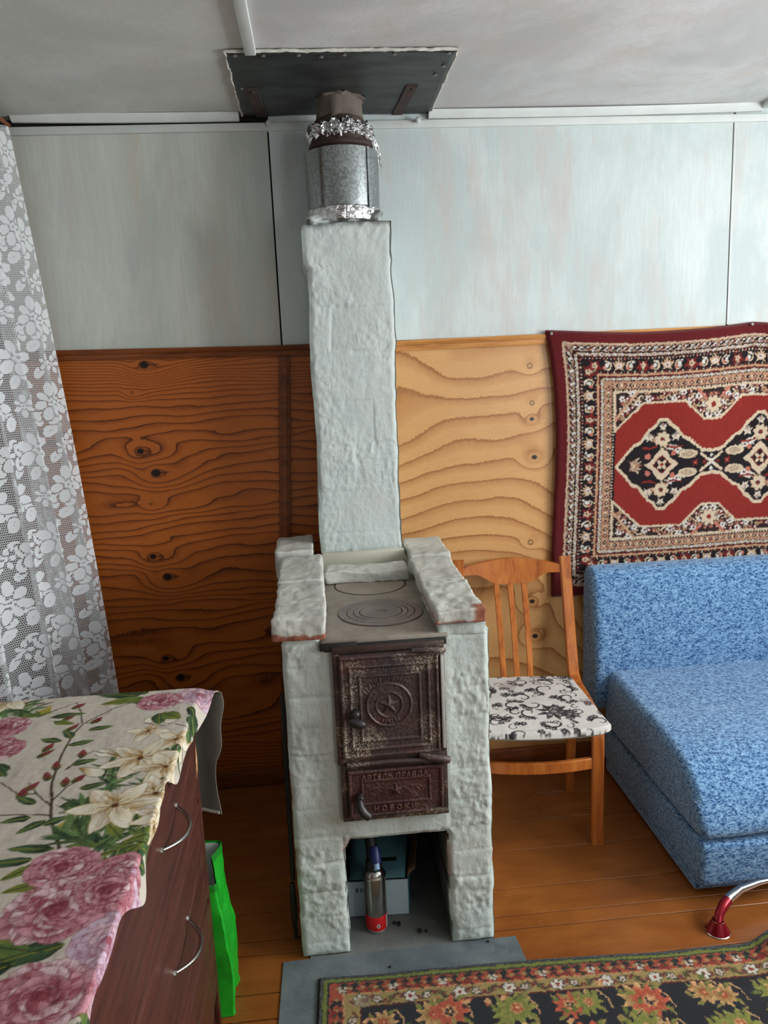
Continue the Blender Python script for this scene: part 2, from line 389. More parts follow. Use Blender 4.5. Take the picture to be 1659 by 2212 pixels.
b = B(); b.box(LX-.1, RX+.1, WY+.02, WY+.12, -.05, CZ+.1, 0); wb = struct(b.build('wall_back', M_DARK))
for x0, x1, m in ((LX, -.108, M_WALL_L), (-.103, 1.409, M_WALL_R), (1.416, RX, M_WALL_R)):
    b = B(); b.box(x0, x1, WY, WY+.019, 1.551, 2.222 if x0 < -.5 else CZ, .0008, 1); b.build('upper_panel', m, wb)
def ply_panel(x0, x1, z0, z1, y, mat, left):
    r = .0036; X, Z = np.meshgrid(np.linspace(x0, x1, int((x1-x0)/r)+1), np.linspace(z0, z1, int((z1-z0)/r)+1))
    if left:
        h = 34*(Z+.020*fbm(X*.9, Z*3.2, 0, 3, 3)+.004*fbm(X*6, Z*24, 0, 9, 3))+1.0*fbm(X*2.2, Z*9, 2, 5, 3)
        h = h+7*vn(X*.3, Z*4.4, 0, 21)
        K = [(-.553, 1.507, .016, 1), (-.592, 1.228, .013, 1), (-.548, 1.153, .017, 1), (-.586, .869, .012, 1), (-.544, .795, .016, 1), (-.577, .504, .012, 1), (-.533, .429, .016, 1), (-.60, 1.42, .007, .5), (-.575, 1.05, .007, .5), (-.17, .80, .004, 1)]
        A = (.075, .04)
    else:
        h = 11*(Z+.13*fbm(X*1.6+3.1, Z*2.1+.4, 0, 12, 2)+.010*fbm(X*6, Z*9, 0, 14, 3))+3.0*vn(X*1.3+5.3, Z*3.2, 0, 31)
        K = [(.728, 1.27, .009, 1), (.736, 1.138, .011, 1), (.724, .619, .011, 1), (.734, .488, .012, 1), (.722, 1.45, .007, .12), (.729, 1.325, .006, .1), (.72, .837, .007, .1)]
        A = (.05, .05)
    kn = np.zeros_like(h)
    for i, (kx, kz, kr, dk) in enumerate(K):
        dx, dz = X-kx, Z-kz
        if left: dx = np.where(dx > 0, dx*.55, dx)
        r_ = np.hypot(dx, dz*1.25); w = np.exp(-(r_/(kr*3.4))**2)
        h0 = np.round(h[np.abs(Z[:, 0]-kz).argmin(), np.abs(X[0]-kx).argmin()])
        h = h*(1-w)+(h0+r_*(60 if left else 55))*w
        kn = np.maximum(kn, dk*(1-sst(kr*.75, kr*1.15, np.hypot(X-kx, (Z-kz)*1.25))))
        if left and dk == 1: kn = np.maximum(kn, .8*(1-sst(.2, 1, np.abs(Z-kz)/(kr*.6*np.clip(1-(X-kx)/(kr*3.2), .01, 1))))*(X > kx)*(X < kx+kr*3))
        if dk < .3: kn = np.maximum(kn, .85*(1-sst(.0, .0042, np.abs(np.hypot(X-kx, Z-kz)-kr*1.15))))
    P = np.stack([X, np.full_like(X, y), Z], -1)
    return grid_obj('wainscot_panel', P, mat, wb, attrs={'h': h, 'k': kn})
ply_panel(LX, .115, .02, 1.55, WY, M_PLYD, True)
ply_panel(.118, 1.50, .02, 1.55, WY, M_PLYL, False)
b = B(); b.box(1.502, RX, WY, WY+.019, .02, 1.55, 0); b.build('wainscot_panel', M_RAILL, wb)

def wall_with_hole(name, axis, a, t, u0, u1, hole, mat):
    b = B(); h0, h1, z0, z1 = hole
    for p0, p1, q0, q1 in ((u0, h0, 0, CZ), (h1, u1, 0, CZ), (h0, h1, 0, z0), (h0, h1, z1, CZ)):
        if axis == 'x': b.box(a, a+t, p0, p1, q0, q1, 0)
        else: b.box(p0, p1, a, a+t, q0, q1, 0)
    return struct(b.build(name, mat))
wall_with_hole('wall_right', 'x', RX, .1, FY-.1, WY+.02, WR, M_WALL_R)
wall_with_hole('wall_front', 'y', FY-.1, .1, LX-.1, RX, WF, M_WALL_R)
b = B(); b.box(LX-.1, LX, FY, WY+.02, 0, CZ, 0); struct(b.build('wall_left', M_BROWNWALL))
n = N('window_glass'); tr = n.nd('ShaderNodeBsdfTransparent'); gl = n.nd('ShaderNodeBsdfGlossy'); gl.inputs['Roughness'].default_value = .02
mx = n.nd('ShaderNodeMixShader'); mx.inputs[0].default_value = .06; n.put(mx.inputs[1], tr.outputs[0]); n.put(mx.inputs[2], gl.outputs[0]); n.put(n.o.inputs['Surface'], mx.outputs[0])
M_GLASS = n.m
def window(name, axis, a, hole):
    h0, h1, z0, z1 = hole; b = B(); w = .05
    def bar(p0, p1, q0, q1):
        if axis == 'x': b.box(a-.01, a+.05, p0, p1, q0, q1, .004)
        else: b.box(p0, p1, a-.05, a+.01, q0, q1, .004)
    bar(h0, h1, z0, z0+w); bar(h0, h1, z1-w, z1); bar(h0, h0+w, z0+w, z1-w); bar(h1-w, h1, z0+w, z1-w); m = (h0+h1)/2; bar(m-.02, m+.02, z0+w, z1-w)
    o = struct(b.build(name, M_TRIMW)); b = B()
    if axis == 'x': b.box(a+.024, a+.028, h0+w, h1-w, z0+w, z1-w, 0)
    else: b.box(h0+w, h1-w, a-.028, a-.024, z0+w, z1-w, 0)
    b.build('pane', M_GLASS, o)
window('window_1', 'x', RX, WR); window('window_2', 'y', FY, WF)

def trim(i, mat, fn, noise=0): b = B(); fn(b); o = struct(b.build('trim_%d' % i, mat, noise=noise, nscale=6)); return o
def rail(b, x0, x1, z0, z1):   # moulded wainscot rail, running along x
    prof = [(WY, -.034), (WY-.006, -.034), (WY-.009, -.028), (WY-.009, -.018), (WY-.014, -.014), (WY-.016, -.006), (WY-.013, 0), (WY, 0)]
    P = np.array([[(x, y, z+dz) for y, dz in prof] for x, z in ((x0, z0), ((x0+x1)/2, (z0+z1)/2), (x1, z1))])
    b.grid(P, wu=True, caps=True)
trim(1, M_RAILD, lambda b: rail(b, LX, .117, 1.566, 1.547))
trim(2, M_RAILL, lambda b: rail(b, .118, RX, 1.549, 1.562))
def lean(b):
    p = [(-.100-.036*t, WY-.006, 1.515-.6*t) for t in np.linspace(0, 2.4, 9)]
    b.sweep(p, .036, .012)
    b.sweep([(x, y-.008, z) for x, y, z in p], .016, .006)
trim(3, M_RAILD, lean)
def topbat(b): b.box(LX, RX, WY-.011, WY+.01, 2.203, 2.2265, .003)
trim(4, M_TRIMW, topbat, .0015)
def cornice(b, x0, x1, za, zb, d):
    xs = np.linspace(x0, x1, 12); prof = [(WY-.002, -.022), (WY-.012, -.022), (WY-.024, -.012), (WY-.028, 0), (WY-.002, .003)]
    b.grid(np.array([[(x, y-d*math.sin(3*i/11), z+za+(zb-za)*i/11-.004*math.sin(math.pi*i/11)) for y, z in prof] for i, x in enumerate(xs)]), wu=True, caps=True)
trim(5, M_TRIMW, lambda b: cornice(b, -.87, -.19, 2.262, 2.254, .006))
trim(6, M_TRIMW, lambda b: cornice(b, .40, 1.50, 2.252, 2.256, .002))
trim(7, M_TRIMW, lambda b: b.box(-.130, -.102, FY, 2.095, CZ-.016, CZ, .003))
trim(8, M_TRIMW, lambda b: b.box(1.49, 1.525, FY, 2.56, CZ-.016, CZ, .003))
trim(9, M_TRIMW, lambda b: b.box(1.411, 1.417, WY-.003, WY+.002, 1.56, 2.208, .001))
b = B(); b.box(LX, RX, WY-.018, WY, 0, .062, .004); struct(b.build('baseboard_back', M_RAILD))

# white painted nail heads under the ceiling
M_NAIL = plain('white_painted_metal', s(205, 208, 205), .5, 0, .05)
for x, lab in ((-.1, 'white painted nail head above the dark wall seam left of the stove pipe'), (.365, 'white painted nail head on the ceiling trim right of the stove pipe')):
    b = B(); b.lathe([(0, -.004), (.003, -.004), (.003, .006), (.0085, .008), (.009, .013), (.006, .017), (0, .018)], (x, WY-.011, 2.222), 14, (0, -1, 0), False)
    tag(b.build('nail', M_NAIL), lab, 'nail', 'painted nail heads under the ceiling')

# ------------------------------------------------------------------ the brick stove
def masonry_mat(name, base, cool, stain, fine=1.):
    n = N(name); v = n.tc()
    a = n.noise(v, 7, 5, .6); f = n.noise(v, 90, 5, .7); g = n.noise(n.mp(v, (1, 1, .35)), 46, 4, .65)
    c = n.mix(n.ramp(a, [(.35, 0.), (.65, 1.)]), base, cool)
    st = n.noise(n.mp(v, (1, 1, .6), loc=(5, 2, 1)), 5.5, 6, .65); c = n.mix(n.ramp(st, [(.56, 0.), (.74, .5)]), c, stain)
    p = n.vor(v, 60); c = n.mix(n.ramp(p, [(.05, .6), (.11, 0.)]), c, s(92, 84, 74))
    h = n.mth('ADD', n.mth('MULTIPLY', f, .6), n.mth('MULTIPLY', g, .9))
    k = n.attr('chip', 'Fac')
    c = n.mix(k, c, n.mix(n.noise(v, 60, 4), s(120, 66, 48), s(176, 116, 92)))
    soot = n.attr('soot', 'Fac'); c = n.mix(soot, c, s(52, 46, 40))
    return n.end(c, .88, 0, n.bump(h, .6*fine, .004), .2)
M_PLASTER = masonry_mat('lime_washed_brick', s(205, 212, 204), s(196, 206, 200), s(176, 166, 150))
M_CHIM = masonry_mat('lime_washed_chimney', s(206, 212, 206), s(198, 207, 204), s(190, 182, 170))
M_RIM = masonry_mat('dusty_lime_brick', s(204, 204, 194), s(192, 192, 184), s(150, 140, 126))

def brick_relief(X, Z, bw, bh, amp, rough, seed, off=.5):
    row = np.floor(Z/bh); sh = np.where(row % 2 == 0, 0, bw*off)
    colm = np.floor((X+sh)/bw); u = (X+sh)/bw-colm; v = Z/bh-row
    wob = .012*vn(X*18, Z*18, 0, seed+3)
    d = np.minimum(np.minimum(u, 1-u)*bw, np.minimum(v, 1-v)*bh)+wob*.35
    rnd = _hash(colm.astype(np.int64), row.astype(np.int64), np.zeros_like(row, dtype=np.int64), seed)-.5
    rnd2 = _hash(colm.astype(np.int64), row.astype(np.int64), np.ones_like(row, dtype=np.int64), seed)
    groove = -(1-sst(0, .009, d))*amp*.55*(.55+.45*vn(X*9, Z*9, 1, seed))
    ro = rough*(.25+.75*sst(-.25, .5, vn(X*7, Z*9, 0, seed+8)+.5*(rnd2-.5)))
    return rnd*amp+groove+ro*(.75*fbm(X*80, Z*62, 0, seed+11, 4, .62)+.45*fbm(X*34, Z*28, 0, seed+15, 3, .5))+rough*.8*fbm(X*11, Z*9, 0, seed+13, 2)

def masonry(name, xs, zs, mask, y0, y1, ny, relief, mat, parent, amp=.003, rnd=.008, seed=0, warp=None, back=None):
    nx, nz = len(xs)-1, len(zs)-1
    I = -np.ones((nx+1, nz+1, ny+1), dtype=np.int64); pts = []
    def vid(i, j, k):
        if I[i, j, k] < 0: I[i, j, k] = len(pts); pts.append((i, j, k))
        return I[i, j, k]
    F = []
    bd = np.zeros((nx+1, nz+1), bool)
    for j in range(nz):
        for i in range(nx):
            if not mask[j, i]: continue
            F.append((vid(i, j, 0), vid(i+1, j, 0), vid(i+1, j+1, 0), vid(i, j+1, 0)))
            for di, dj, (a, c) in ((-1, 0, ((i, j+1), (i, j))), (1, 0, ((i+1, j), (i+1, j+1))), (0, -1, ((i, j), (i+1, j))), (0, 1, ((i+1, j+1), (i, j+1)))):
                ii, jj = i+di, j+dj
                if 0 <= ii < nx and 0 <= jj < nz and mask[jj, ii]: continue
                bd[a] = bd[c] = True
                for k in range(ny): F.append((vid(*c, k), vid(*a, k), vid(*a, k+1), vid(*c, k+1)))
    D = np.where(bd, 0, 9)
    for st in range(1, 5):
        e = D.copy()
        e[1:] = np.minimum(e[1:], D[:-1]+1); e[:-1] = np.minimum(e[:-1], D[1:]+1); e[:, 1:] = np.minimum(e[:, 1:], D[:, :-1]+1); e[:, :-1] = np.minimum(e[:, :-1], D[:, 1:]+1); D = e
    p = np.array(pts); X, Z = np.array(xs)[p[:, 0]], np.array(zs)[p[:, 1]]; ks = p[:, 2]/ny; Y = y0+(y1-y0)*ks**1.5
    dist = np.minimum(D[p[:, 0], p[:, 1]], 4)/4; front = p[:, 2] == 0
    x, y, z = X.copy(), Y.copy(), Z.copy()
    n1 = np.stack([fbm(X*15, Y*15, Z*15, seed+k*7, 4) for k in range(3)], -1)*amp
    y += np.where(front, -relief(X, Z)*np.clip(dist+.35, 0, 1)+rnd*(1-dist)**2, 0)
    x += n1[:, 0]*1.3; y += n1[:, 1]*.6; z += np.where(Z < zs[0]+.002, 0, n1[:, 2])
    if warp: x, y, z = warp(x, y, z)
    V = np.stack([x, y, z], -1); F = np.array(F)
    me = raw_mesh(name, V, F, True, 55)
    chip = np.clip(sst(.25, .6, fbm(X*9, Y*9, Z*9, seed+50, 4))*(1-dist)*sst(.8, .3, Z/max(zs))*1.2, 0, 1)
    for nm, val in (('chip', chip*(.55 if seed < 50 else 0)), ('soot', np.zeros(len(V)) if back is None else back(X, Y, Z))):
        a = me.attributes.new(nm, 'FLOAT', 'POINT'); a.data.foreach_set('value', val.astype(np.float32))
    return link(name, me, mat, parent)

SY = 1.76
stove = thing('brick_stove', 'lime-washed brick stove with cast iron doors and tall square chimney on a grey sheet', 'stove', (.13, SY, 0))
xs = np.linspace(-.122, .385, 128); zs = np.linspace(-.0395, .820, 216)
XC, ZC = np.meshgrid((xs[1:]+xs[:-1])/2, (zs[1:]+zs[:-1])/2)
top = .287-.03*sst(.02, 0, XC)
mask = ~((XC > .002+.003*vn(ZC*20, 0, 0, 3)) & (XC < .270+.004*vn(ZC*22, 5, 0, 4)) & (ZC < top))
def relief_stove(X, Z):
    r = brick_relief(X+.122, Z, .25, .0755, .0045, .0026, 5)
    flat = sst(.30, .31, Z)*sst(.36, .345, Z)*sst(-.0, .02, X)*sst(.275, .26, X)   # smooth lintel
    door = sst(.33, .345, Z)*sst(-.03, 0, X)*sst(.30, .275, X)
    return r*(1-.8*np.maximum(flat, door))+.002
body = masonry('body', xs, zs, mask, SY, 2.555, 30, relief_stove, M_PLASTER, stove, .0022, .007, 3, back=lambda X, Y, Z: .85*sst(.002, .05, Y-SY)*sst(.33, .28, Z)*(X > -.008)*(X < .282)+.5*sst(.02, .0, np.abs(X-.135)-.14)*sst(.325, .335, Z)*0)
b = B(); b.box(-.122, .385, 2.556, 2.574, -.039, .82, .003); b.build('back_wall', M_PLASTER, stove)
b = B(); b.box(-.11, .375, SY+.03, 2.55, .79, .812, .002); b.build('masonry_top', M_RIM, stove)
# right pillar cap above the body
def rough_block(name, x0, x1, y0, y1, z0, z1, mat, parent=None, amp=.003, seed=0, M=None, chipf=None, r=.006, nsub=(16, 24, 8), sootf=None):
    t = bmesh.new(); nx, ny, nz = nsub; V = []; F = []
    def face(o, u, v, nu, nv):
        base = len(V)
        for j in range(nv+1):
            for i in range(nu+1): V.append(o+u*(i/nu)+v*(j/nv))
        for j in range(nv):
            for i in range(nu):
                a = base+j*(nu+1)+i; F.append((a, a+1, a+nu+2, a+nu+1))
    e = np.eye(3); o = np.zeros(3)
    face(o, e[0], e[2], nx, nz); face(e[1]+e[0], -e[0], e[2], nx, nz); face(e[1], -e[1], e[2], ny, nz); face(e[0], e[1], e[2], ny, nz); face(e[2], e[0], e[1], nx, ny); face(e[1], e[0], -e[1], nx, ny)
    U = np.array(V); S = np.array([x1-x0, y1-y0, z1-z0]); c = np.array([(x0+x1)/2, (y0+y1)/2, (z0+z1)/2])
    Q = (U-.5)*S; inner = np.clip(Q, -(S/2-r), S/2-r); d = Q-inner; L = np.linalg.norm(d, axis=1)[:, None]
    Q = inner+d/np.maximum(L, 1e-9)*np.minimum(L, r); P = Q+c
    k = seed*3.7
    nn = np.stack([fbm(P[:, 0]*24+k, P[:, 1]*24, P[:, 2]*24, seed+a*9, 4, .55) for a in range(3)], -1)*amp
    nn += np.stack([fbm(P[:, 0]*7+k, P[:, 1]*7, P[:, 2]*7, seed+a*9+40, 2) for a in range(3)], -1)*amp*1.1
    nn[:, 2] *= np.where(U[:, 2] < .02, .1, 1)
    P2 = P+nn
    if M is not None: P2 = (np.c_[P2-c, np.ones(len(P2))] @ np.array(M).T)[:, :3]+c
    me = raw_mesh(name, P2, np.array(F), True, None)
    bm2 = bmesh.new(); bm2.from_mesh(me)
    lay = bm2.verts.layers.float.new('chip'); ls = bm2.verts.layers.float.new('soot')
    cf = chipf(P) if chipf else np.zeros(len(P)); sf = sootf(P) if sootf else np.zeros(len(P))
    for i, vv in enumerate(bm2.verts): vv[lay] = float(cf[i]); vv[ls] = float(sf[i])
    bmesh.ops.remove_doubles(bm2, verts=bm2.verts[:], dist=.0004); bmesh.ops.recalc_face_normals(bm2, faces=bm2.faces[:]); bm2.to_mesh(me); bm2.free()
    for p in me.polygons: p.use_smooth = True
    me.set_sharp_from_angle(angle=math.radians(60))
    return link(name, me, mat, parent)
rough_block('pillar_cap', .262, .381, SY-.002, 2.4, .812, .848, M_PLASTER, stove, .003, 21, nsub=(18, 50, 6))
rough_block('pillar_cap', -.118, -.028, SY+.004, 2.4, .808, .828, M_PLASTER, stove, .002, 22, nsub=(14, 50, 5))
# chimney
CY = 2.345
chim = thing('brick_chimney', 'tall square lime-washed brick chimney rising from the back of the stove', 'chimney', (.11, CY, .826))
cxs = np.linspace(-.018, .236, 64); czs = np.linspace(.897, 1.886, 240)
def relief_ch(X, Z):
    return brick_relief(X+.02+.06*np.floor(Z/.138), Z+.01, .2, .138, .003, .0018, 61, .37)+.0022*fbm(X*5, Z*5, 0, 70, 2)
def warp_ch(x, y, z):
    t = (z-.893)/.99; w = 1+(.05-.0*t); x2 = .112+(x-.109)*(1+.015*np.sin(z*9))+.010*(1-t)*0+.006*t
    up = sst(1.755, 1.775, z); x2 = x2-np.where(x < .109, .011*up, -.0*up)+np.where(x > .109, .002*up, 0)
    x2 = x2+np.where(x < .109, -.0022*np.sin(z*14), .0015*np.sin(z*17))
    return x2, y, z
masonry('shaft', cxs, czs, np.ones((len(czs)-1, len(cxs)-1), bool), CY, 2.574, 18, relief_ch, M_CHIM, chim, .0022, .008, 80, warp_ch, back=lambda X, Y, Z: .6*sst(1.866, 1.886, Z+.016*fbm(X*30, Y*30, 0, 5, 2)))
rough_block('crown', -.002, .228, CY+.008, 2.566, 1.880, 1.910, M_CHIM, chim, .008, 31, nsub=(26, 26, 8), r=.012, sootf=lambda P: .8*sst(-.3, .4, fbm(P[:, 0]*26, P[:, 1]*26, P[:, 2]*40, 6, 3)))
b = B(); b.box(-.014, .246, CY-.004, CY+.10, .8335, .900, .004); b.build('base_tile', plain('cream_tile', s(198, 194, 176), .5, 0, .08, 9, .1), chim)

# cast iron
def iron_mat(name, a, bcol, rust, speck, amount=.55, rough=.5, metal=.25):
    n = N(name); v = n.tc()
    f = n.noise(v, 16, 5, .65); c = n.mix(n.ramp(f, [(.38, 0.), (.62, 1.)]), a, bcol)
    r = n.noise(n.mp(v, (1, 1, 1), loc=(2, 8, 3)), 9, 5, .7); c = n.mix(n.ramp(r, [(.55, 0.), (.7, .8)]), c, rust)
    big = n.noise(n.mp(v, (1, 1, 1), loc=(7.3, 1.2, 4.4)), 8, 3, .6); sm = n.noise(v, 240, 4, .8)
    k = n.mth('MULTIPLY', n.ramp(big, [(.48, 0.), (.62, 1.)]), n.ramp(sm, [(.5, 0.), (.56, 1.)]))
    k2 = n.mth('MULTIPLY', n.ramp(n.noise(v, 30, 3), [(.4, 0.), (.6, .5)]), n.ramp(sm, [(.6, 0.), (.66, 1.)]))
    c = n.mix(n.mth('MULTIPLY', n.mth('MAXIMUM', k, k2), amount), c, speck)
    return n.end(c, rough, metal, n.bump(n.noise(v, 300, 3), .25, .001), .5)
M_IRON = iron_mat('rusty_cast_iron', s(80, 62, 60), s(66, 56, 57), s(92, 54, 46), s(196, 180, 158), 1.)
M_IRON_F = iron_mat('rusty_iron_frame', s(80, 60, 54), s(62, 50, 46), s(104, 66, 44), s(186, 164, 138), .9, .6)
M_IRON_ASH = iron_mat('ash_door_iron', s(78, 46, 44), s(66, 42, 42), s(92, 42, 34), s(180, 150, 132), .3)
M_KNOB = plain('worn_black_iron', s(58, 56, 54), .42, .5, .15, 30, .1)
M_TOP = iron_mat('hot_plate_iron', s(160, 150, 138), s(140, 130, 120), s(164, 146, 128), s(178, 166, 150), .3, .62, .05)
M_BURN = iron_mat('burner_iron', s(134, 122, 116), s(112, 102, 98), s(134, 108, 96), s(150, 138, 126), .25, .5, .1)
b = B(); b.box(-.026, .282, SY-.004, 2.33, .811, .8232, .0015); plate = b.build('cooktop', M_TOP, stove)
b = B(); b.box(-.02, .278, SY-.012, SY-.002, .797, .814, .002); b.box(-.03, .06, SY-.014, SY-.004, .801, .818, .0015, M=None); b.build('edge_angle', plain('sooty_steel', s(50, 48, 46), .6, .4), stove)
bc = (.135, 1.948)
def ring(r0, r1, z0, z1, c, nm, par, mat):
    b = B(); b.lathe([(r0, z0), (r0, z1-.0006), (r0+.0006, z1), (r1-.0008, z1), (r1, z1-.0008), (r1, z0)], (c[0], c[1], 0), 72, None, False); return b.build(nm, mat, par)
b = B(); b.lathe([(0, .8237), (.1138, .8237), (.114, .822)], (bc[0], bc[1], 0), 64, None, False); b.build('burner_seat', M_DARK, plate)
ring(.092, .1125,   .8225, .8265, bc, 'burner_ring', plate, M_BURN); ring(.0738, .0900, .8225, .8265, bc, 'burner_ring', plate, M_BURN); ring(.0580, .0718, .8225, .8265, bc, 'burner_ring', plate, M_BURN)
b = B(); b.lathe([(0, .8242), (.0125, .8242), (.0145, .8256), (.016, .827), (.0552, .8268), (.056, .8225)], (bc[0], bc[1], 0), 64, None, False); b.build('burner_lid', M_BURN, plate)
bc2 = (.125, 2.222)
b = B(); b.lathe([(0, .8245), (.1035, .8245), (.104, .822)], (bc2[0], bc2[1], 0), 64, None, False); b.build('rear_burner_lid', plain('pale_dusty_iron', s(152, 140, 126), .65, 0), plate)
ring(.1045, .109, .8225, .8236, bc2, 'rear_burner_gap', plate, M_DARK)

def seg_d(X, Z, a, c):
    a = np.array(a, float); e = np.array(c, float)-a; t = np.clip(((X-a[0])*e[0]+(Z-a[1])*e[1])/(e @ e), 0, 1); return np.hypot(X-a[0]-t*e[0], Z-a[1]-t*e[1])
def ridge(d, w, h): return h*np.clip(1-(d/w)**2, 0, 1)**.6
def rect_d(X, Z, x0, x1, z0, z1): q = np.maximum(np.maximum(x0-X, X-x1), np.maximum(z0-Z, Z-z1)); return np.where(q > 0, q, -q)
def star_h(X, Z, cx, cz, R, h, rot=0):
    x, z = X-cx, Z-cz; th = (np.arctan2(x, z)+rot) % (2*np.pi/5); th = np.minimum(th, 2*np.pi/5-th); r = np.hypot(x, z)
    k = r*(np.cos(th)+np.sin(th)*(1-.382*np.cos(np.pi/5))/(.382*np.sin(np.pi/5)))
    return h*np.clip(1-k/R, 0, 1)
def strokes(X, Z, lst, w, h): r = 0*X; 
def heightfield(name, x0, x1, z0, z1, y, fn, mat, parent, res=.0011, depth=.014):
    nx, nz = int((x1-x0)/res), int((z1-z0)/res)
    X, Z = np.meshgrid(np.linspace(0, x1-x0, nx), np.linspace(0, z1-z0, nz)); H = fn(X, Z, x1-x0, z1-z0)
    P = np.stack([X+x0, y-H, Z+z0], -1); P[0, :, 1] = P[-1, :, 1] = y+depth; P[:, 0, 1] = P[:, -1, 1] = y+depth
    return grid_obj(name, P, mat, parent, angle=50)
def fire_door(X, Z, W, Hh):
    e = np.minimum(np.minimum(X, W-X), np.minimum(Z, Hh-Z)); h = .004*sst(0, .004, e)+ridge(e-.007, .005, .004)
    f1 = rect_d(X, Z, .027, W-.028, .024, Hh-.030); f2 = rect_d(X, Z, .050, W-.050, .046, Hh-.054)
    h = h+ridge(f1, .0042, .0042)+ridge(f2, .0042, .0042)
    band = (X > .031) & (X < W-.032) & (Z > .028) & (Z < Hh-.034) & ~((X > .047) & (X < W-.047) & (Z > .043) & (Z < Hh-.051))
    h = h+band*.0013*(np.sin(X*2*np.pi/.0029) > -.2)*(np.sin(Z*2*np.pi/.0034) > -.4)
    cx, cz = .119, Hh-.131; r = np.hypot(X-cx, Z-cz)
    h = h+ridge(r-.054, .0038, .0042)+ridge(r-.032, .003, .003)+.0016*sst(.033, .036, r)*sst(.052, .048, r)
    h = h+star_h(X, Z, cx, cz, .029, .008)
    for i, k in enumerate(np.linspace(-58, 34, 11)):
        a = math.radians(k+3*math.sin(i*7)); 
        for q in (-.10, .02) if i % 3 else (-.04,):
            p0 = (cx+.062*math.sin(a+q), cz+.062*math.cos(a+q)); p1 = (cx+.0715*math.sin(a+q+.05), cz+.0715*math.cos(a+q+.05)); h = h+ridge(seg_d(X, Z, p0, p1), .0015, .0018)
    for i, k in enumerate(np.linspace(150, 205, 6)):
        a = math.radians(k); h = h+ridge(seg_d(X, Z, (cx+.039*math.sin(a), cz+.039*math.cos(a)), (cx+.047*math.sin(a+.04*(-1)**i), cz+.047*math.cos(a+.04*(-1)**i))), .0016, .0018)
    return h+.0005*fbm(X*160, Z*160, 0, 2, 3)
def ash_door(X, Z, W, Hh):
    e = np.minimum(np.minimum(X, W-X), np.minimum(Z, Hh-Z)); h = .004*sst(0, .004, e)+ridge(e-.006, .005, .0035)
    h = h+ridge(rect_d(X, Z, .036, W-.036, .036, Hh-.030), .0036, .0034)
    cx, cz = W*.50, Hh*.5+.004
    h = h+star_h(X, Z, cx, cz, .022, .0065)
    for k in range(4):
        t = np.linspace(0, 1, 9)
        for sg in (-1, 1):
            pts = [(cx+sg*(.022+.045*q), cz+.006*math.sin(q*7+k*1.5)-.008+k*.006-.012*q*(k % 2)) for q in t]
            for a, c in zip(pts[:-1], pts[1:]): h = np.maximum(h, .004+ridge(seg_d(X, Z, a, c), .0012, .0013))
    return h+.0005*fbm(X*150, Z*150, 0, 6, 3)
def casing(name, x0, x1, z0, z1, w, y0, y1, mat):
    b = B(); b.box(x0, x1, y0, y1, z1-w, z1, .002); b.box(x0, x1, y0, y1, z0, z0+w, .002); b.box(x0, x0+w, y0, y1, z0+w, z1-w, .002); b.box(x1-w, x1, y0, y1, z0+w, z1-w, .002)
    return b.build(name, mat, stove, noise=.0008, nscale=40)
casing('firebox_frame', -.002, .270, .505, .809, .016, 1.742, 1.79, M_IRON_F)
casing('ash_door_frame', .004, .270, .350, .504, .014, 1.742, 1.79, M_IRON_F)
b = B(); b.box(.2585, .2665, 1.7295, 1.745, .535, .775, .001); b.build('light_jamb', plain('bare_grey_steel', s(190, 190, 182), .5, .1), stove)
fd = heightfield('firebox_door', .011, .256, .523, .790, 1.737, fire_door, M_IRON, stove)
b = B(); b.tube([(.19, 1.730, .794), (.235, 1.727, .793), (.262, 1.729, .790), (.271, 1.737, .786)], [.006, .007, .008, .006], 10, True, .8); b.build('hinge', M_IRON, fd)
b = B(); b.tube([(.20, 1.733, .522), (.225, 1.727, .515), (.255, 1.722, .512), (.268, 1.728, .504), (.270, 1.735, .497)], [.006, .009, .010, .010, .007], 10)
b.build('hinge', M_IRON, fd)
b = B(); b.tube([(.02, 1.737, .506), (.13, 1.735, .509), (.22, 1.733, .506), (.268, 1.733, .498)], .0065, 10)
b.build('door_sill', M_IRON, fd)
b = B(); b.lathe([(0, 0), (.011, 0), (.009, .012), (.0095, .02), (.006, .024), (0, .025)], (.047, 1.731, .645), 20, (0, -1, .1), False)
b.lathe([(r*.012, t*.023) for t, r in zip(np.linspace(-1, 1, 15), np.sqrt(np.clip(1-np.linspace(-1, 1, 15)**2, 0, 1))**.85)], (.049, 1.702, .631), 20, (1, -.12, -.25), False); b.build('handle', M_KNOB, fd)
ad = heightfield('ash_door', .018, .258, .364, .492, 1.737, ash_door, M_IRON_ASH, stove)
b = B(); b.lathe([(0, 0), (.009, 0), (.008, .016), (.005, .02), (0, .02)], (.048, 1.731, .425), 18, (0, -1, 0), False)
b.tube([(.046, 1.712, .424), (.046, 1.704, .411), (.054, 1.699, .397), (.066, 1.698, .386), (.070, 1.699, .382)], [.007, .0115, .0125, .010, .004], 14); b.build('handle', M_KNOB, ad)
b = B(); b.tube([(.21, 1.734, .366), (.24, 1.728, .369), (.266, 1.730, .368)], [.004, .009, .007], 10); b.build('hinge', M_IRON_F, ad)
b = B(); b.tube([(.252, 1.733, .38), (.254, 1.732, .43), (.254, 1.733, .485)], .003, 8); b.build('hinge_pin', M_IRON_F, ad)
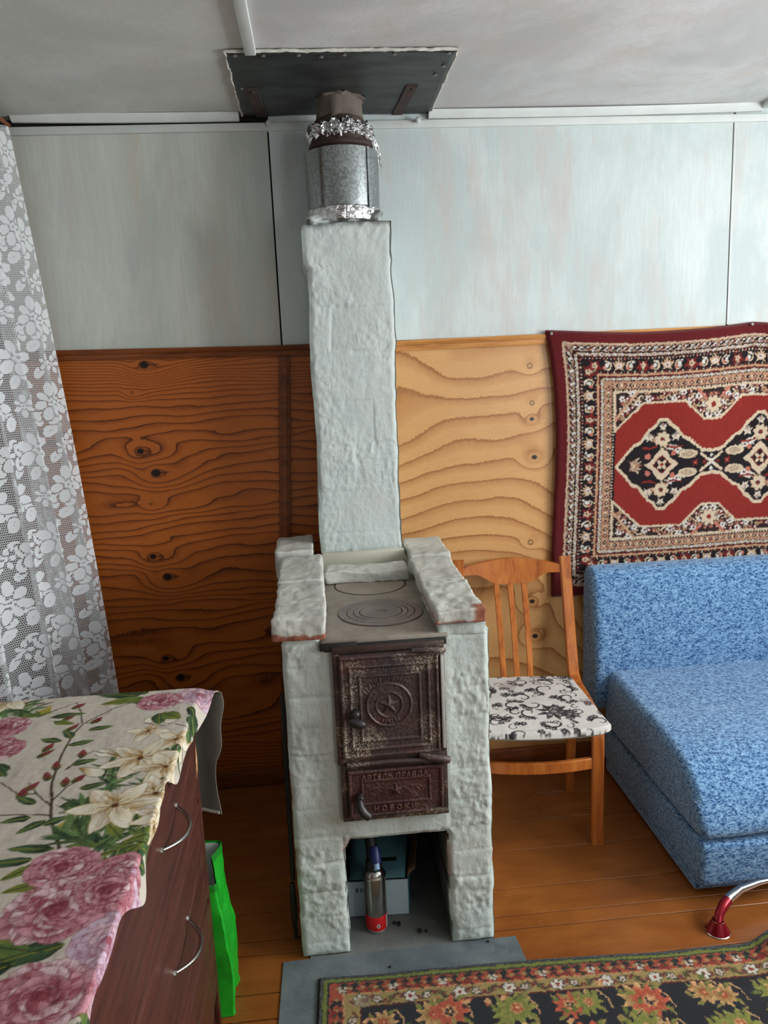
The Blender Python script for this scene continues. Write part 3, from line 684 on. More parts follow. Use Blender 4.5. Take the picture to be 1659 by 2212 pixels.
def lettering(txt, size, x, y, z, parent, mat, spacing=1., tilt=0):
    cu = bpy.data.curves.new('lettering', 'FONT'); cu.body = txt; cu.size = size; cu.extrude = .0026; cu.bevel_depth = .0007; cu.space_character = spacing; cu.align_x = 'CENTER'
    o = bpy.data.objects.new('tmp_text', cu); C.objects.link(o); dg = bpy.context.evaluated_depsgraph_get(); dg.update()
    me = bpy.data.meshes.new_from_object(o.evaluated_get(dg)); bpy.data.objects.remove(o); bpy.data.curves.remove(cu)
    me.transform(Matrix.Translation((x, y, z)) @ Matrix.Rotation(tilt, 4, 'Y') @ Matrix.Rotation(math.radians(90), 4, 'X')); me.name = 'lettering'
    return link('lettering', me, mat, parent)
M_LET = plain('worn_raised_letters', s(112, 78, 72), .5, .2, .25, 90, .1)
lettering('АРТЕЛЬ ПРАВДА', .0178, .136, 1.7325, .4660, ad, M_LET, 1.14)
lettering('НОВОКИ', .0172, .134, 1.7325, .3810, ad, M_LET, 1.75)

# loose bricks laid along the two rims of the stove top
def red_low(z0, w): return lambda P: sst(.0, -.004, P[:, 2]-(z0+w+.006*fbm(P[:, 0]*40, P[:, 1]*40, 0, 9, 3)))*sst(SY+.03, SY+.01, P[:, 1])
LR = 'lime-washed bricks on the left rim'; RR = 'lime-washed bricks on the right rim'
def tiltM(ax=0, ay=0, az=0): return Matrix.Rotation(ax, 4, 'X') @ Matrix.Rotation(ay, 4, 'Y') @ Matrix.Rotation(az, 4, 'Z')
o = rough_block('rim_brick', -.137, -.012, 1.748, 2.045, .833, .893, M_RIM, None, .0035, 41, tiltM(math.radians(.6)), red_low(.833, .020), .005, (24, 50, 12)); tag(o, 'front brick on the left rim, with a bare red lower edge at its front', 'brick', LR)
o = rough_block('rim_brick', -.142, -.014, 2.052, 2.318, .829, .899, M_RIM, None, .003, 42, tiltM(math.radians(1)), None, .005, (24, 44, 12)); tag(o, 'middle brick on the left rim, behind the red-edged front one', 'brick', LR)
o = rough_block('rim_brick', -.160, -.040, 2.345, 2.565, .822, .914, M_RIM, None, .0025, 43, None, None, .006, (22, 36, 14)); tag(o, 'rearmost brick on the left rim, half shaded against the dark plywood', 'brick', LR)
def red_corner(P): return np.clip(sst(.347, .362, P[:, 0]+.008*fbm(P[:, 1]*30, P[:, 2]*40, 0, 4, 3))*sst(SY+.035, SY+.012, P[:, 1])+.8*sst(.856, .850, P[:, 2]+.004*fbm(P[:, 0]*50, P[:, 1]*50, 0, 8, 3))*sst(SY+.02, SY, P[:, 1])+sst(.262, .254, P[:, 0])*sst(.868, .86, P[:, 2])*.6, 0, 1)
o = rough_block('rim_brick', .250, .378, 1.745, 2.018, .847, .881, M_RIM, None, .0035, 44, None, red_corner, .005, (26, 48, 9)); tag(o, 'front slab on the right rim, its near corner chipped to red brick', 'brick', RR)
o = rough_block('rim_brick', .255, .378, 2.028, 2.290, .847, .882, M_RIM, None, .0025, 45, None, None, .005, (24, 44, 8)); tag(o, 'middle slab on the right rim, behind the chipped front slab', 'brick', RR)
o = rough_block('rim_brick', .263, .388, 2.301, 2.560, .846, .885, M_RIM, None, .0025, 46, None, None, .006, (24, 44, 8)); tag(o, 'rearmost slab on the right rim, against the pale plywood', 'brick', RR)
o = rough_block('loose_brick', -.006, .246, 2.243, 2.332, .8245, .862, M_RIM, None, .003, 47, tiltM(0, 0, math.radians(-1.2)), None, .006, (46, 24, 10)); tag(o, 'single whitewashed brick lying crosswise on the hot plate before the chimney', 'brick')

# the stove, with its top bricks, is scaled about the camera to 97 % of the size first laid out and its front stands at y = 1.71
K_ = .9716
for o in [stove]+[q for q in C.objects if q.name.split('.')[0] in ('rim_brick', 'loose_brick')]:
    l = o.location; o.scale = (K_,)*3; o.location = (l.x*K_, l.y-.05-(l.y-SY)*(1-K_), .0415+l.z*K_)

# ------------------------------------------------------------------ ceiling shield, flue pipe
M_SHEET = N('sooty_sheet_metal')
v = M_SHEET.tc(); _a = M_SHEET.noise(M_SHEET.mp(v, (3, 9, 1)), 2.2, 4); _c = M_SHEET.mix(M_SHEET.ramp(_a, [(.35, 0.), (.75, 1.)]), s(46, 49, 47), s(80, 85, 84))
_sp = M_SHEET.vor(v, 55); _c = M_SHEET.mix(M_SHEET.ramp(_sp, [(.03, .8), (.07, 0.)]), _c, s(180, 178, 170))
M_SHEET = M_SHEET.end(_c, .48, .4, M_SHEET.bump(M_SHEET.noise(v, 20, 3), .15, .003))
M_RUST = iron_mat('dark_rust', s(70, 52, 46), s(54, 40, 36), s(98, 54, 36), s(140, 120, 100), .2, .75, .1)
cp = thing('ceiling_shield', 'dark sheet metal fire shield nailed to the ceiling around the stove pipe', 'metal sheet', (.11, 2.33, CZ-.012))
rx_ = np.linspace(-.176, .404, 60); ry_ = np.linspace(2.095, 2.572, 40); X, Y = np.meshgrid(rx_, ry_)
Zs = CZ-.007-.003*np.abs(fbm(X*4, Y*4, 0, 3, 2)); P = np.stack([X+.006*(Y-2.3), Y, Zs], -1)
grid_obj('sheet', P[::-1], M_SHEET, cp, thick=.002, off=0)
M_FELT = plain('frayed_white_felt', s(206, 204, 194), .95, 0, .15, 40, .5)
def ragged(pts, w, nm):
    n = len(pts); b = B()
    r = [w*(.75+.12*abs(math.sin(i*2.3))+.25*random.random()) for i in range(n)]
    b.tube(pts, r, 8, True, 1.); return b.build(nm, M_FELT, cp, noise=.0016, nscale=60)
ragged([(x, 2.091, CZ-.006) for x in np.linspace(-.18, .408, 70)], .0042, 'felt_edge')
ragged([(-.18+.0015*math.sin(y*60), y, CZ-.006) for y in np.linspace(2.09, 2.57, 50)], .0042, 'felt_edge')
ragged([(.408+.001*math.sin(y*50), y, CZ-.005) for y in np.linspace(2.09, 2.57, 50)], .003, 'felt_edge')
for x, y in [(-.155, 2.105), (-.085, 2.107), (.003, 2.107), (.118, 2.107), (.245, 2.107), (.385, 2.105), (-.16, 2.33), (.372, 2.25), (.385, 2.19), (.06, 2.118)]:
    b = B(); b.lathe([(0, .004), (.0022, .004), (.0055, .001), (.006, -.001), (.002, -.0025), (0, -.001)], (x, y, CZ-.0115), 12); b.build('nail_head', plain('grey_nail', s(132, 128, 122), .5, .4) if x == -.155 else bpy.data.materials['grey_nail'], cp)
for x0, y0, x1, y1 in ((-.135, 2.33, -.118, 2.565), (.318, 2.325, .300, 2.565)):
    b = B(); b.sweep([(x0, y0, CZ-.012), (x0*.5+x1*.5, (y0+y1)/2, CZ-.0135), (x1, y1, CZ-.013)], .034, .0045, (1, 0, 0)); b.lathe([(0, 0), (.007, 0), (.006, .004), (0, .005)], (x0+.004, y0+.02, CZ-.014), 10, (0, 0, -1)); b.build('strap', M_RUST, cp)

PX, PY = .113, 2.438
fp = thing('stove_pipe', 'galvanised pipe wrapped in foil, rising from the chimney top to the ceiling', 'stove pipe', (PX, PY, 1.895))
def galv():
    n = N('galvanised_sheet'); v = n.tc(); f = n.noise(v, 130, 4, .75); g = n.noise(n.mp(v, (1, 1, .25)), 18, 4)
    c = n.mix(n.ramp(f, [(.4, 0.), (.6, 1.)]), s(132, 138, 138), s(176, 182, 182)); c = n.mix(n.ramp(g, [(.45, 0.), (.75, .6)]), c, s(120, 126, 122))
    x = n.xyz(v); rst = n.mth('ABSOLUTE', n.mth('ADD', x['X'], .0635)); front = n.mth('LESS_THAN', x['Y'], 0)
    k = n.mth('MULTIPLY', n.ramp(n.mth('ADD', rst, n.mth('MULTIPLY', n.noise(n.mp(v, (1, 1, .2)), 60, 3), .010)), [(.004, 1.), (.013, 0.)]), front)
    c = n.mix(n.mth('MULTIPLY', k, .9), c, s(74, 50, 32))
    return n.end(c, n.ramp(f, [(.3, .28), (.7, .42)]), .85, n.bump(g, .15, .002))
M_GALV = galv()
def foil(name):
    n = N(name); v = n.tc(); a = n.vor(v, 70, 1, 'Distance', 'F1'); f = n.noise(v, 60, 4, .7, 1.5)
    return n.end(s(225, 226, 226), .16, 1., n.bump(n.mth('ADD', a, f), .6, .004))
M_FOIL = foil('crumpled_foil')
b = B(); b.lathe([(.106, 1.898), (.107, 1.91), (.1085, 1.93), (.110, 2.0), (.110, 2.093), (.1085, 2.093), (.1085, 2.0), (.105, 1.91)], (PX, PY, 0), 72, None, False)
b.sweep([(PX+.112*math.sin(.72), PY-.112*math.cos(.72), z) for z in np.linspace(1.925, 2.093, 8)], .010, .003, (math.cos(.72), math.sin(.72), 0)); b.build('sleeve', M_GALV, fp)
def foil_ring(nm, r, z0, z1, amp, seed, a0=0, a1=2*math.pi, nz=14, na=140, parent=None, lean=0):
    th = np.linspace(a0, a1, na); zz = np.linspace(z0, z1, nz); T, Z = np.meshgrid(th, zz)
    cr = amp*fbm(np.cos(T)*9, np.sin(T)*9, Z*90, seed, 4, .65); k = np.abs(vn(np.cos(T)*16, np.sin(T)*16, Z*120, seed+9))
    R = r+cr+amp*.8*k+amp*2.2*np.sin((Z-z0)/(z1-z0)*np.pi)*.5; Zz = Z+amp*.9*fbm(np.cos(T)*7, np.sin(T)*7, Z*50, seed+3, 3)+lean*np.sin(T-math.pi/2)
    P = np.stack([PX+R*np.sin(T), PY-R*np.cos(T), Zz], -1); return grid_obj(nm, P, M_FOIL, parent, angle=25, thick=.0006)
foil_ring('foil_tape', .1095, 1.893, 1.932, .0018, 4, parent=fp)
b = B(); b.lathe([(.088, 2.085), (.090, 2.10), (.096, 2.104), (.097, 2.112), (.093, 2.118), (.088, 2.130), (.080, 2.15)], (PX, PY, 0), 48, None, False); b.build('inner_pipe', M_RUST, fp, noise=.002, nscale=30)
foil_ring('foil_wrap', .083, 2.122, 2.170, .0085, 14, parent=fp, nz=24)
t = np.linspace(0, 1, 14); th = .9+.55*t
pth = np.stack([PX+(.088+.028*t)*np.sin(th), PY-(.088+.028*t)*np.cos(th), 2.155-.02*t-.075*t**2.2], -1)
W = np.linspace(-1, 1, 7); P = pth[:, None, :]+np.array([0, .0, 1.])*(.013*(1-.45*t))[:, None, None]*W[None, :, None]+.004*np.stack([fbm(t[:, None]*9, W[None]*2, k, 3, 3) for k in range(3)], -1)
grid_obj('foil_strip', P, M_FOIL, fp, angle=25, thick=.0006)
b = B(); b.lathe([(.073, 2.15), (.070, 2.17), (.066, 2.178), (.070, 2.186), (.067, 2.20), (.066, 2.24), (.078, 2.247)], (PX, PY, 0), 56, None, False)
b.build('neck', masonry_mat('asbestos_cement', s(126, 118, 108), s(98, 88, 80), s(58, 42, 34), 1.), fp, noise=.006, nscale=32)
b = B(); b.lathe([(.071, 2.165), (.0745, 2.170), (.0745, 2.182), (.071, 2.187)], (PX, PY, 0), 48, None, False); b.build('rust_band', M_RUST, fp, noise=.0015, nscale=60)

# ------------------------------------------------------------------ hearth
hs = thing('hearth_sheet', 'grey metal floor sheet under and in front of the brick stove', 'floor sheet', (.13, 1.6, 0))
def concrete(name, a, bcol):
    n = N(name); v = n.tc(); f = n.noise(v, 8, 5, .6); g = n.noise(v, 3, 3); c = n.mix(n.ramp(f, [(.35, 0.), (.65, 1.)]), a, bcol)
    sp = n.vor(v, 95); sp2 = n.noise(v, 160, 2); c = n.mix(n.ramp(sp, [(.07, .8), (.13, 0.)]), c, s(178, 180, 176)); c = n.mix(n.ramp(n.noise(n.mp(v, loc=(3, 3, 0)), 11, 5, .7), [(.6, 0.), (.75, .4)]), c, s(150, 150, 144))
    return n.end(c, .62, .1, n.bump(sp2, .2, .001))
M_HEARTH = concrete('grey_sheet', s(84, 94, 98), s(116, 124, 126))
b = B(); b.prism([(-.168, 1.7055), (.430, 1.7125), (.445, 1.50), (.44, 1.2), (-.175, 1.2), (-.172, 1.5)], 'z', .0005, .0035, .0005, 1); b.build('sheet', M_HEARTH, hs)
b = B(); b.box(-.10, .37, 1.7045, 2.47, .0003, .003, .0004, 1); b.build('under_sheet', concrete('dusty_sheet', s(104, 108, 106), s(128, 130, 126)), hs)
M_COAL = plain('charcoal', s(30, 28, 27), .9, 0, .2, 60, .5)
for i, (x, y, r, lab) in enumerate([(.122, 1.800, .0045, 'small charcoal crumb just right of the gas can'), (.134, 1.794, .0058, 'larger round charcoal crumb right of the gas can'), (.187, 1.760, .0055, 'dark charcoal crumb near the mouth of the stove niche'), (.203, 1.759, .0035, 'tiny charcoal crumb nearest the right pillar in the niche'), (.355, 1.700, .003, 'black charcoal speck on the right end of the hearth sheet'), (.098, 1.650, .003, 'black charcoal speck on the hearth sheet behind the patterned rug')]):
    b = B(); b.lathe([(r*math.sin(a), r*.8*(1-math.cos(a))) for a in np.linspace(0, math.pi, 8)], (x, y, .0034), 10); o = b.build('charcoal_crumb', M_COAL, noise=r*.4, nscale=200, seed=i); tag(o, lab, 'charcoal', 'charcoal crumbs on the hearth')

gc = thing('torch_can', 'silver gas can with a red bottom band and blue torch head, under the stove', 'gas torch', (.076, 1.796, .0035))
z0 = .0035; cxy = (.076, 1.796, z0)
b = B(); b.lathe([(0, .001), (.027, .001), (.0295, .003), (.0295, .006), (.0285, .008)], cxy, 40); b.build('base_rim', plain('dull_steel', s(170, 168, 162), .35, .9, .05), gc)
b = B(); b.lathe([(.0285, .007), (.0292, .009), (.0292, .048), (.0285, .049)], cxy, 48, None, False); b.build('red_band', plain('red_print', s(196, 22, 24), .35, 0, .04, 10, 0), gc)
nm = N('brushed_can'); v = nm.tc(); M_CAN = nm.end(nm.mix(nm.ramp(nm.noise(v, 9, 3), [(.4, 0.), (.6, 1.)]), s(150, 148, 138), s(186, 184, 174)), .22, .95, nm.bump(nm.noise(nm.mp(v, (60, 60, 1)), 6, 2), .03, .001))
b = B(); b.lathe([(.0288, .0485), (.0291, .05), (.0291, .150), (.0286, .153)], cxy, 56, None, False); b.build('can_body', M_CAN, gc)
b = B(); b.lathe([(.0286, .152), (.0305, .154), (.0305, .158), (.027, .161), (.0265, .164), (.024, .170), (.017, .176), (.013, .178), (.012, .184), (0, .184)], cxy, 48, None, False); b.build('dome', plain('bright_steel', s(190, 190, 186), .2, 1., .04, 10, 0), gc)
M_BLK = plain('black_plastic', s(22, 22, 24), .5, 0, .1, 20, .05); M_BLUE = plain('blue_plastic', s(28, 46, 104), .35, 0, .1, 20, .05)
b = B(); b.lathe([(.021, .178), (.023, .183), (.022, .196), (.017, .206), (0, .206)], cxy, 32); b.tube([(.074, 1.800, .20), (.072, 1.803, .235), (.07, 1.814, .262), (.068, 1.830, .274)], [.016, .015, .015, .012], 16); b.build('torch_head', M_BLK, gc)
b = B(); b.tube([(.079, 1.796, .236), (.080, 1.783, .222), (.082, 1.774, .206)], [.0145, .0145, .013], 20); b.build('torch_body', M_BLUE, gc)
b = B(); d = np.array([.03, -.72, -.69]); o0 = np.array([.0815, 1.776, .209]); b.tube([o0, o0+d*.02, o0+d*.020], [.0078, .0078, .0055], 20); b.build('nozzle', plain('pale_blue_plastic', s(150, 186, 222), .35, 0, .04, 20, 0), gc)
b = B()
def can_patch(a0, a1, q0, q1, r, diamond=False):
    T, Z = np.meshgrid(np.linspace(a0, a1, 9), np.linspace(q0, q1, 9))
    if diamond:
        u, w = np.meshgrid(np.linspace(-1, 1, 9), np.linspace(-1, 1, 9)); T = (a0+a1)/2+(u+w)/4*(a1-a0)*1.; Z = (q0+q1)/2+(w-u)/4*(q1-q0)
    return np.stack([cxy[0]+r*np.sin(T), cxy[1]-r*np.cos(T), z0+Z], -1)
b.grid(can_patch(-.10, .32, .016, .030, .02945, True)); b.grid(can_patch(.98, 1.5, .008, .046, .02945)); b.build('label', plain('white_print', s(214, 208, 206), .4, 0, .03, 10, 0), gc)
b = B()
b.grid(can_patch(.11-.10, .11+.10, .0195, .0265, .0297, True)); b.build('flame_icon', M_BLK, gc); b = B()
for i, q in enumerate(np.linspace(.012, .042, 8)): b.grid(can_patch(1.1, 1.1+.2+.08*(i % 3), q, q+.0022, .0297))
b.build('label_print', M_BLK, gc)

M_BOXF = plain('pale_blue_card', s(186, 204, 210), .7, 0, .06, 12, .1); M_BOXT = plain('teal_card', s(84, 128, 136), .7, 0, .08, 12, .1); M_KRAFT = plain('brown_card', s(140, 108, 78), .8, 0, .1, 30, .2)
cb = thing('cardboard_box', 'pale blue cardboard box with opened flap behind the gas can under the stove', 'box', (.09, 1.95, .0035))
b = B(); b.prism([(.004, 1.842), (.165, 1.832), (.168, 1.836), (.007, 1.846)], 'z', .004, .108, .0008, 1); b.build('front_panel', M_BOXF, cb)
b = B(); b.prism([(.165, 1.834), (.168, 1.833), (.205, 2.06), (.202, 2.06)], 'z', .004, .108, 0); b.prism([(.004, 1.844), (.007, 1.844), (.030, 2.07), (.027, 2.07)], 'z', .004, .108, 0); b.prism([(.027, 2.065), (.203, 2.055), (.203, 2.058), (.027, 2.068)], 'z', .004, .108, 0)
b.build('side_panel', M_BOXT, cb)
def sheet4(p, t, nm, mat, par, bend=0):
    a, b_, c, d = (np.array(q, float) for q in p); U, V = np.meshgrid(np.linspace(0, 1, 8), np.linspace(0, 1, 8)); U = U[..., None]; V = V[..., None]
    P = (a*(1-U)+b_*U)*(1-V)+(d*(1-U)+c*U)*V; P = P+np.array([0, 0, 1.])*bend*np.sin(np.pi*V); return grid_obj(nm, P, mat, par, thick=t)
sheet4([(.010, 1.850, .109), (.160, 1.841, .109), (.196, 2.055, .150), (.034, 2.065, .150)], .002, 'flap', M_BOXT, cb, .006)
sheet4([(.168, 1.85, .108), (.200, 2.04, .108), (.222, 2.03, .128), (.190, 1.855, .122)], .002, 'side_flap', M_KRAFT, cb)
b = B(); b.prism([(.060, 1.90), (.142, 1.893), (.147, 1.918), (.064, 1.926)], 'z', .1235, .1262, 0); b.build('flap_slot', M_BLK, cb)
b = B()
for q, w in ((.026, .007), (.038, .004), (.046, .003)): b.box(q, q+w, 1.8395-.06*q, 1.8405-.06*q, .078, .090, 0)
b.build('printed_icon', plain('grey_print', s(92, 106, 112), .7, 0, .02, 10, 0), cb)

# stove tool in the dark gap left of the stove
b = B(); b.tube([(-.136, 1.80, .16), (-.139, 1.86, .30), (-.142, 1.93, .47), (-.143, 1.98, .60)], .006, 10)
th = np.linspace(0, 2*np.pi, 25); b.tube([(-.1385+.0*math.sin(a), 1.79+.020*math.sin(a), .095+.06*math.cos(a)) for a in th], .007, 10, False); b.tube([(-.138, 1.79, .035), (-.138, 1.785, .005)], .006, 8)
tag(b.build('poker', M_KNOB), 'thin dark iron poker with a loop end, standing against the left side of the stove', 'poker')

# ------------------------------------------------------------------ bentwood chair
M_CH = planks('orange_bentwood', s(196, 118, 54), s(174, 96, 38), s(138, 68, 26), 2, .28, .7)
ch = thing('chair', 'orange bentwood chair with a black and white floral seat, between the stove and the sofa', 'chair', (.598, 2.180, 0), None, math.radians(-6))
def arc(c, r, a0, a1, n=8): return [(c[0]+r*math.cos(a), c[1]+r*math.sin(a)) for a in np.linspace(a0, a1, n)]
h = math.pi/2
yz = [(-.100, .0), (-.100, .12), (-.100, .24), (-.100, .325)]+arc((-.045, .345), .055, math.pi, h, 9)+[(0, .400), (.10, .401), (.17, .401)]+arc((.185, .456), .055, -h, -.12, 9)+[(.262, .52), (.292, .64), (.318, .74), (.332, .803)]
def dens(pts, n=70):
    p = np.array(pts); L = np.r_[0, np.cumsum(np.hypot(*np.diff(p, axis=0).T))]; t = np.linspace(0, L[-1], n); q = np.c_[np.interp(t, L, p[:, 0]), np.interp(t, L, p[:, 1])]
    for _ in range(2): q[1:-1] = (q[:-2]+2*q[1:-1]+q[2:])/4
    return q
q = dens(yz)
for sx in (-1, 1):
    b = B(); b.sweep([(sx*(.189-.007*max(0, (z-.45)/.36)), y, z) for y, z in q], .036, .021); b.build('side_frame', M_CH, ch, True)
    b = B(); b.sweep([(sx*.172, .155+.05*t, .39*(1-t)) for t in np.linspace(0, 1, 6)], .030, .022); b.build('rear_leg', M_CH, ch, True)
def crest():
    xs_ = np.linspace(-.165, .165, 34); rows = []
    for x in xs_:
        k = abs(x)/.165; tp = .800-.024*k**1.6; bt = .716+.034*sst(.30, .78, k); y0 = .318-.010*(1-k*k)*-1; lean = .26
        rows.append([(x, y0+.0+(tp-.76)*lean, tp), (x, y0+.018+(tp-.76)*lean, tp), (x, y0+.018+(bt-.76)*lean, bt), (x, y0+(bt-.76)*lean, bt)])
    b = B(); b.grid(np.array(rows), wu=True, caps=True); return b
crest().build('crest_rail', M_CH, ch, True)
for x0, x1 in ((-.055, -.050), (-.008, -.005), (.040, .040)):
    b = B(); b.sweep([(x0+(x1-x0)*t, .330-.135*t-.02*math.sin(math.pi*t), .725-.325*t) for t in np.linspace(0, 1, 12)], .019, .011); b.build('slat', M_CH, ch, True)
b = B(); b.sweep([(x, -.100-.024*(1-(x/.17)**2), .270) for x in np.linspace(-.171, .171, 20)], .036, .016, (0, 0, 1)); b.build('front_stretcher', M_CH, ch, True)
b = B(); b.box(-.16, .16, .145, .165, .372, .398, .003); b.box(-.16, .16, -.06, -.04, .376, .404, .003); b.build('cross_rail', M_CH, ch, True)
# seat with printed cover
SW, SD = .44, .47
pc = Pic(SW, SD, .0016, s(206, 200, 194))
K0, K1 = s(26, 20, 24), s(92, 80, 84)
for i in range(40):   # slubby ground
    x, y = random.random()*SW, random.random()*SD; pc.ell(x, y, .02+.03*random.random(), .004, s(190, 186, 184), random.random()*.3, .35)
def sprig(x, y, a, n, L):
    L *= 1.4; p = [(x+L*t*math.cos(a+.8*t), y+L*t*math.sin(a+.8*t)) for t in np.linspace(0, 1, 8)]; pc.line(p, .0024, K0)
    for i in range(1, 8):
        for sg in (-1, 1): pc.petal(p[i][0], p[i][1], a+.8*i/8+sg*.9, .010, .0046, K0, K1, .1)
def scroll(x, y, r, a, fl=1):
    r *= 1.7
    pc.curl(x, y, r, a, .85, .0075, K0, fl); pc.curl(x+r*1.5*math.cos(a+2.4*fl), y+r*1.5*math.sin(a+2.4*fl), r*.6, a+2.4, .8, .0042, K0, -fl)
    for k in range(3): pc.daisy(x+r*1.25*math.cos(a+.5*k*fl), y+r*1.25*math.sin(a+.5*k*fl), .0105, 5, K0, s(160, 150, 150), k)
    pc.petal(x+r*math.cos(a), y+r*math.sin(a), a+.6, .018, .008, K0, K1); pc.petal(x+r*math.cos(a), y+r*math.sin(a), a-.6, .014, .006, K0, K1)
def bouquet(x, y, r):
    for k in range(9): pc.petal(x+.5*r*math.cos(k*.7), y+.5*r*math.sin(k*.7), k*.7, r*.9, r*.42, K0, K1, .2)
    for dx, dy, q in ((0, 0, .55), (.6, .25, .45), (-.35, .5, .42), (.2, -.55, .4)):
        for k in range(6): pc.petal(x+dx*r, y+dy*r, k*1.05+q, r*q, r*q*.8, K1, K0, .3)
        pc.daisy(x+dx*r, y+dy*r, r*q*.35, 5, s(170, 160, 160), K0)
def lace_fan(x, y, r, a):
    for k in range(9):
        q = r*(.35+.08*k); pc.line([(x+q*math.cos(a+t), y+q*math.sin(a+t)*.7) for t in np.linspace(-.7, .7, 14)], .0011, s(120, 92, 96))
    for k in range(12): t = -.7+1.4*k/11; pc.line([(x+r*.35*math.cos(a+t), y+r*.35*math.sin(a+t)*.7), (x+r*math.cos(a+t+.1), y+r*math.sin(a+t+.1)*.7)], .0009, s(120, 92, 96))
rs = random.Random(21)
for gi in range(7):
    for gj in range(8):
        x, y = .035+gi*.062+rs.uniform(-.016, .016), .03+gj*.060+rs.uniform(-.014, .014); q = rs.random()
        if q < .55: scroll(x, y, rs.uniform(.013, .021), rs.random()*6.3, rs.choice((-1, 1)))
        elif q < .8: sprig(x, y, rs.random()*6.3, 6, rs.uniform(.026, .038))
        else:
            for k in range(3): pc.daisy(x+rs.uniform(-.015, .015), y+rs.uniform(-.015, .015), .011, 5, K0, s(160, 150, 150), rs.random())
lace_fan(.12, .13, .075, -.2); lace_fan(.36, .27, .075, -.5)
bouquet(.28, .32, .040); bouquet(.075, .12, .034); bouquet(.325, .34, .026)
U = np.linspace(0, 1, 150); V = np.linspace(0, 1, 160); UU, VV = np.meshgrid(U*2-1, V)      # V: 0 back, 1 front
hw = .178+.036*VV**1.1; kx = np.sign(UU)*np.abs(UU)
yy = .215-.435*VV; bow = .030*(1-UU**2)
Xs = UU*hw; Ys = .190-.372*VV-bow*(VV-.5)*2*np.where(VV > .5, 1, .45)
ex = sst(1, .80, np.abs(UU)); cr = .030*(1-np.sqrt(np.clip(1-np.clip((np.abs(UU)-.8)/.2, 0, 1)**2, 0, 1)))
Ys = np.where(VV > .5, Ys+cr*(VV-.5)*2, Ys-cr*(.5-VV)*2)
e = np.minimum(np.minimum((1-np.abs(UU))*hw, VV*.40), (1-VV)*.40); Zt = .4085+.018*np.sqrt(np.clip(1-(1-np.clip(e/.010, 0, 1))**2, 0, 1))+.005*sst(0, .12, e)+.0012*fbm(Xs*30, Ys*30, 0, 3, 3)
col = pc.A[np.clip(((.235-Ys+np.where(VV > .5, 1, -1)*(.4325-Zt))/pc.res).astype(int), 0, pc.ny-1), np.clip(((Xs+SW/2)/pc.res).astype(int), 0, pc.nx-1)]
nm = N('printed_seat_cloth'); cc = nm.attr('Col'); v = nm.tc('UV'); M_SEAT = nm.end(nm.mix(nm.ramp(nm.noise(nm.mp(v, (60, 500, 1)), 3, 3), [(.35, .14), (.6, 0.)]), cc, s(120, 112, 112)), .85, 0, nm.bump(nm.noise(v, 700, 2), .3, .001), .2)
P = np.stack([Xs, Ys, Zt], -1)
st_ = grid_obj('seat', P[::-1], M_SEAT, ch, col=col[::-1], uv=np.stack([Xs, Ys], -1)[::-1], local=True)
b = B(); ring_ = np.concatenate([P[0], P[1:, -1], P[-1, ::-1][1:], P[::-1, 0][1:-1]]); b.grid(np.stack([ring_, ring_*np.array([.97, .97, 0])+np.array([0, 0, .404])]), wu=True); b.prism([(p[0]*.97, p[1]*.97) for p in ring_[::6]], 'z', .402, .4055)
b.build('seat_underside', plain('grey_underside', s(150, 146, 140), .9), ch, True)

# ------------------------------------------------------------------ sofa
def sofa_mat():
    n = N('blue_flecked_upholstery'); v = n.tc()
    a = n.noise(n.mp(v, (1, 1.5, 1.9)), 135, 3, .7, .6); c2 = n.noise(n.mp(v, (1, 1.5, 1.8), loc=(3, 5, 1)), 66, 3, .65, .4); w = n.noise(v, 420, 2, .6)
    f = n.mth('ADD', n.mth('MULTIPLY', a, .62), n.mth('MULTIPLY', c2, .38))
    c = n.ramp(f, [(.37, s(20, 46, 84)), (.45, s(52, 94, 142)), (.495, s(104, 146, 186)), (.56, s(134, 172, 206)), (.68, s(164, 196, 222))])
    c = n.mix(n.ramp(w, [(.38, .35), (.55, 0.)]), c, s(28, 60, 108))
    return n.end(c, .92, 0, n.bump(n.mth('ADD', n.mth('MULTIPLY', a, .6), w), .35, .0015), .15, Sheen_Weight=.3)
M_SOFA = sofa_mat()
SX, SX1 = .950, 2.36
sf = thing('sofa', 'blue flecked fabric sofa bed against the wall on the right', 'sofa', (1.6, 2.12, 0))
def cushion(nm, prof, x0, x1, r, parent, mat, seed, amp=.004, crown=0, nx=90):
    """closed profile (y,z) smoothed, swept along x with rounded ends"""
    p = np.array(prof+[prof[0]], float); L = np.r_[0, np.cumsum(np.hypot(*np.diff(p, axis=0).T))]; t = np.linspace(0, L[-1], 120, endpoint=False)
    q = np.c_[np.interp(t, L, p[:, 0]), np.interp(t, L, p[:, 1])]
    for _ in range(6): q = (np.roll(q, 1, 0)+2*q+np.roll(q, -1, 0))/4
    c = q.mean(0); k = np.linspace(0, 1, 12); e = np.r_[k**2*r, np.linspace(r, x1-x0-r, nx)[1:-1], (x1-x0)-(k**2*r)[::-1]]
    rows = []
    for d in e:
        m = min(d, x1-x0-d); ins = r-math.sqrt(max(r*r-(r-min(m, r))**2, 0))
        s_ = np.maximum(np.abs(q-c), 1e-6); dirn = q-c; ln = np.linalg.norm(dirn, axis=1)[:, None]
        yx = np.clip(np.abs(dirn)-ins, 0, None)*np.sign(dirn)
        rows.append(np.c_[np.full(len(q), x0+d), c+yx])
    P = np.array(rows); d = amp*fbm(P[..., 0]*3, P[..., 1]*5, P[..., 2]*5, seed, 3); nrm = P[..., 1:]-c; nrm = nrm/np.linalg.norm(nrm, axis=-1)[..., None]; P[..., 1:] += nrm*d[..., None]
    b = B(); b.grid(P, wv=False, wu=True, caps=True); return b.build(nm, mat, parent, angle=60)
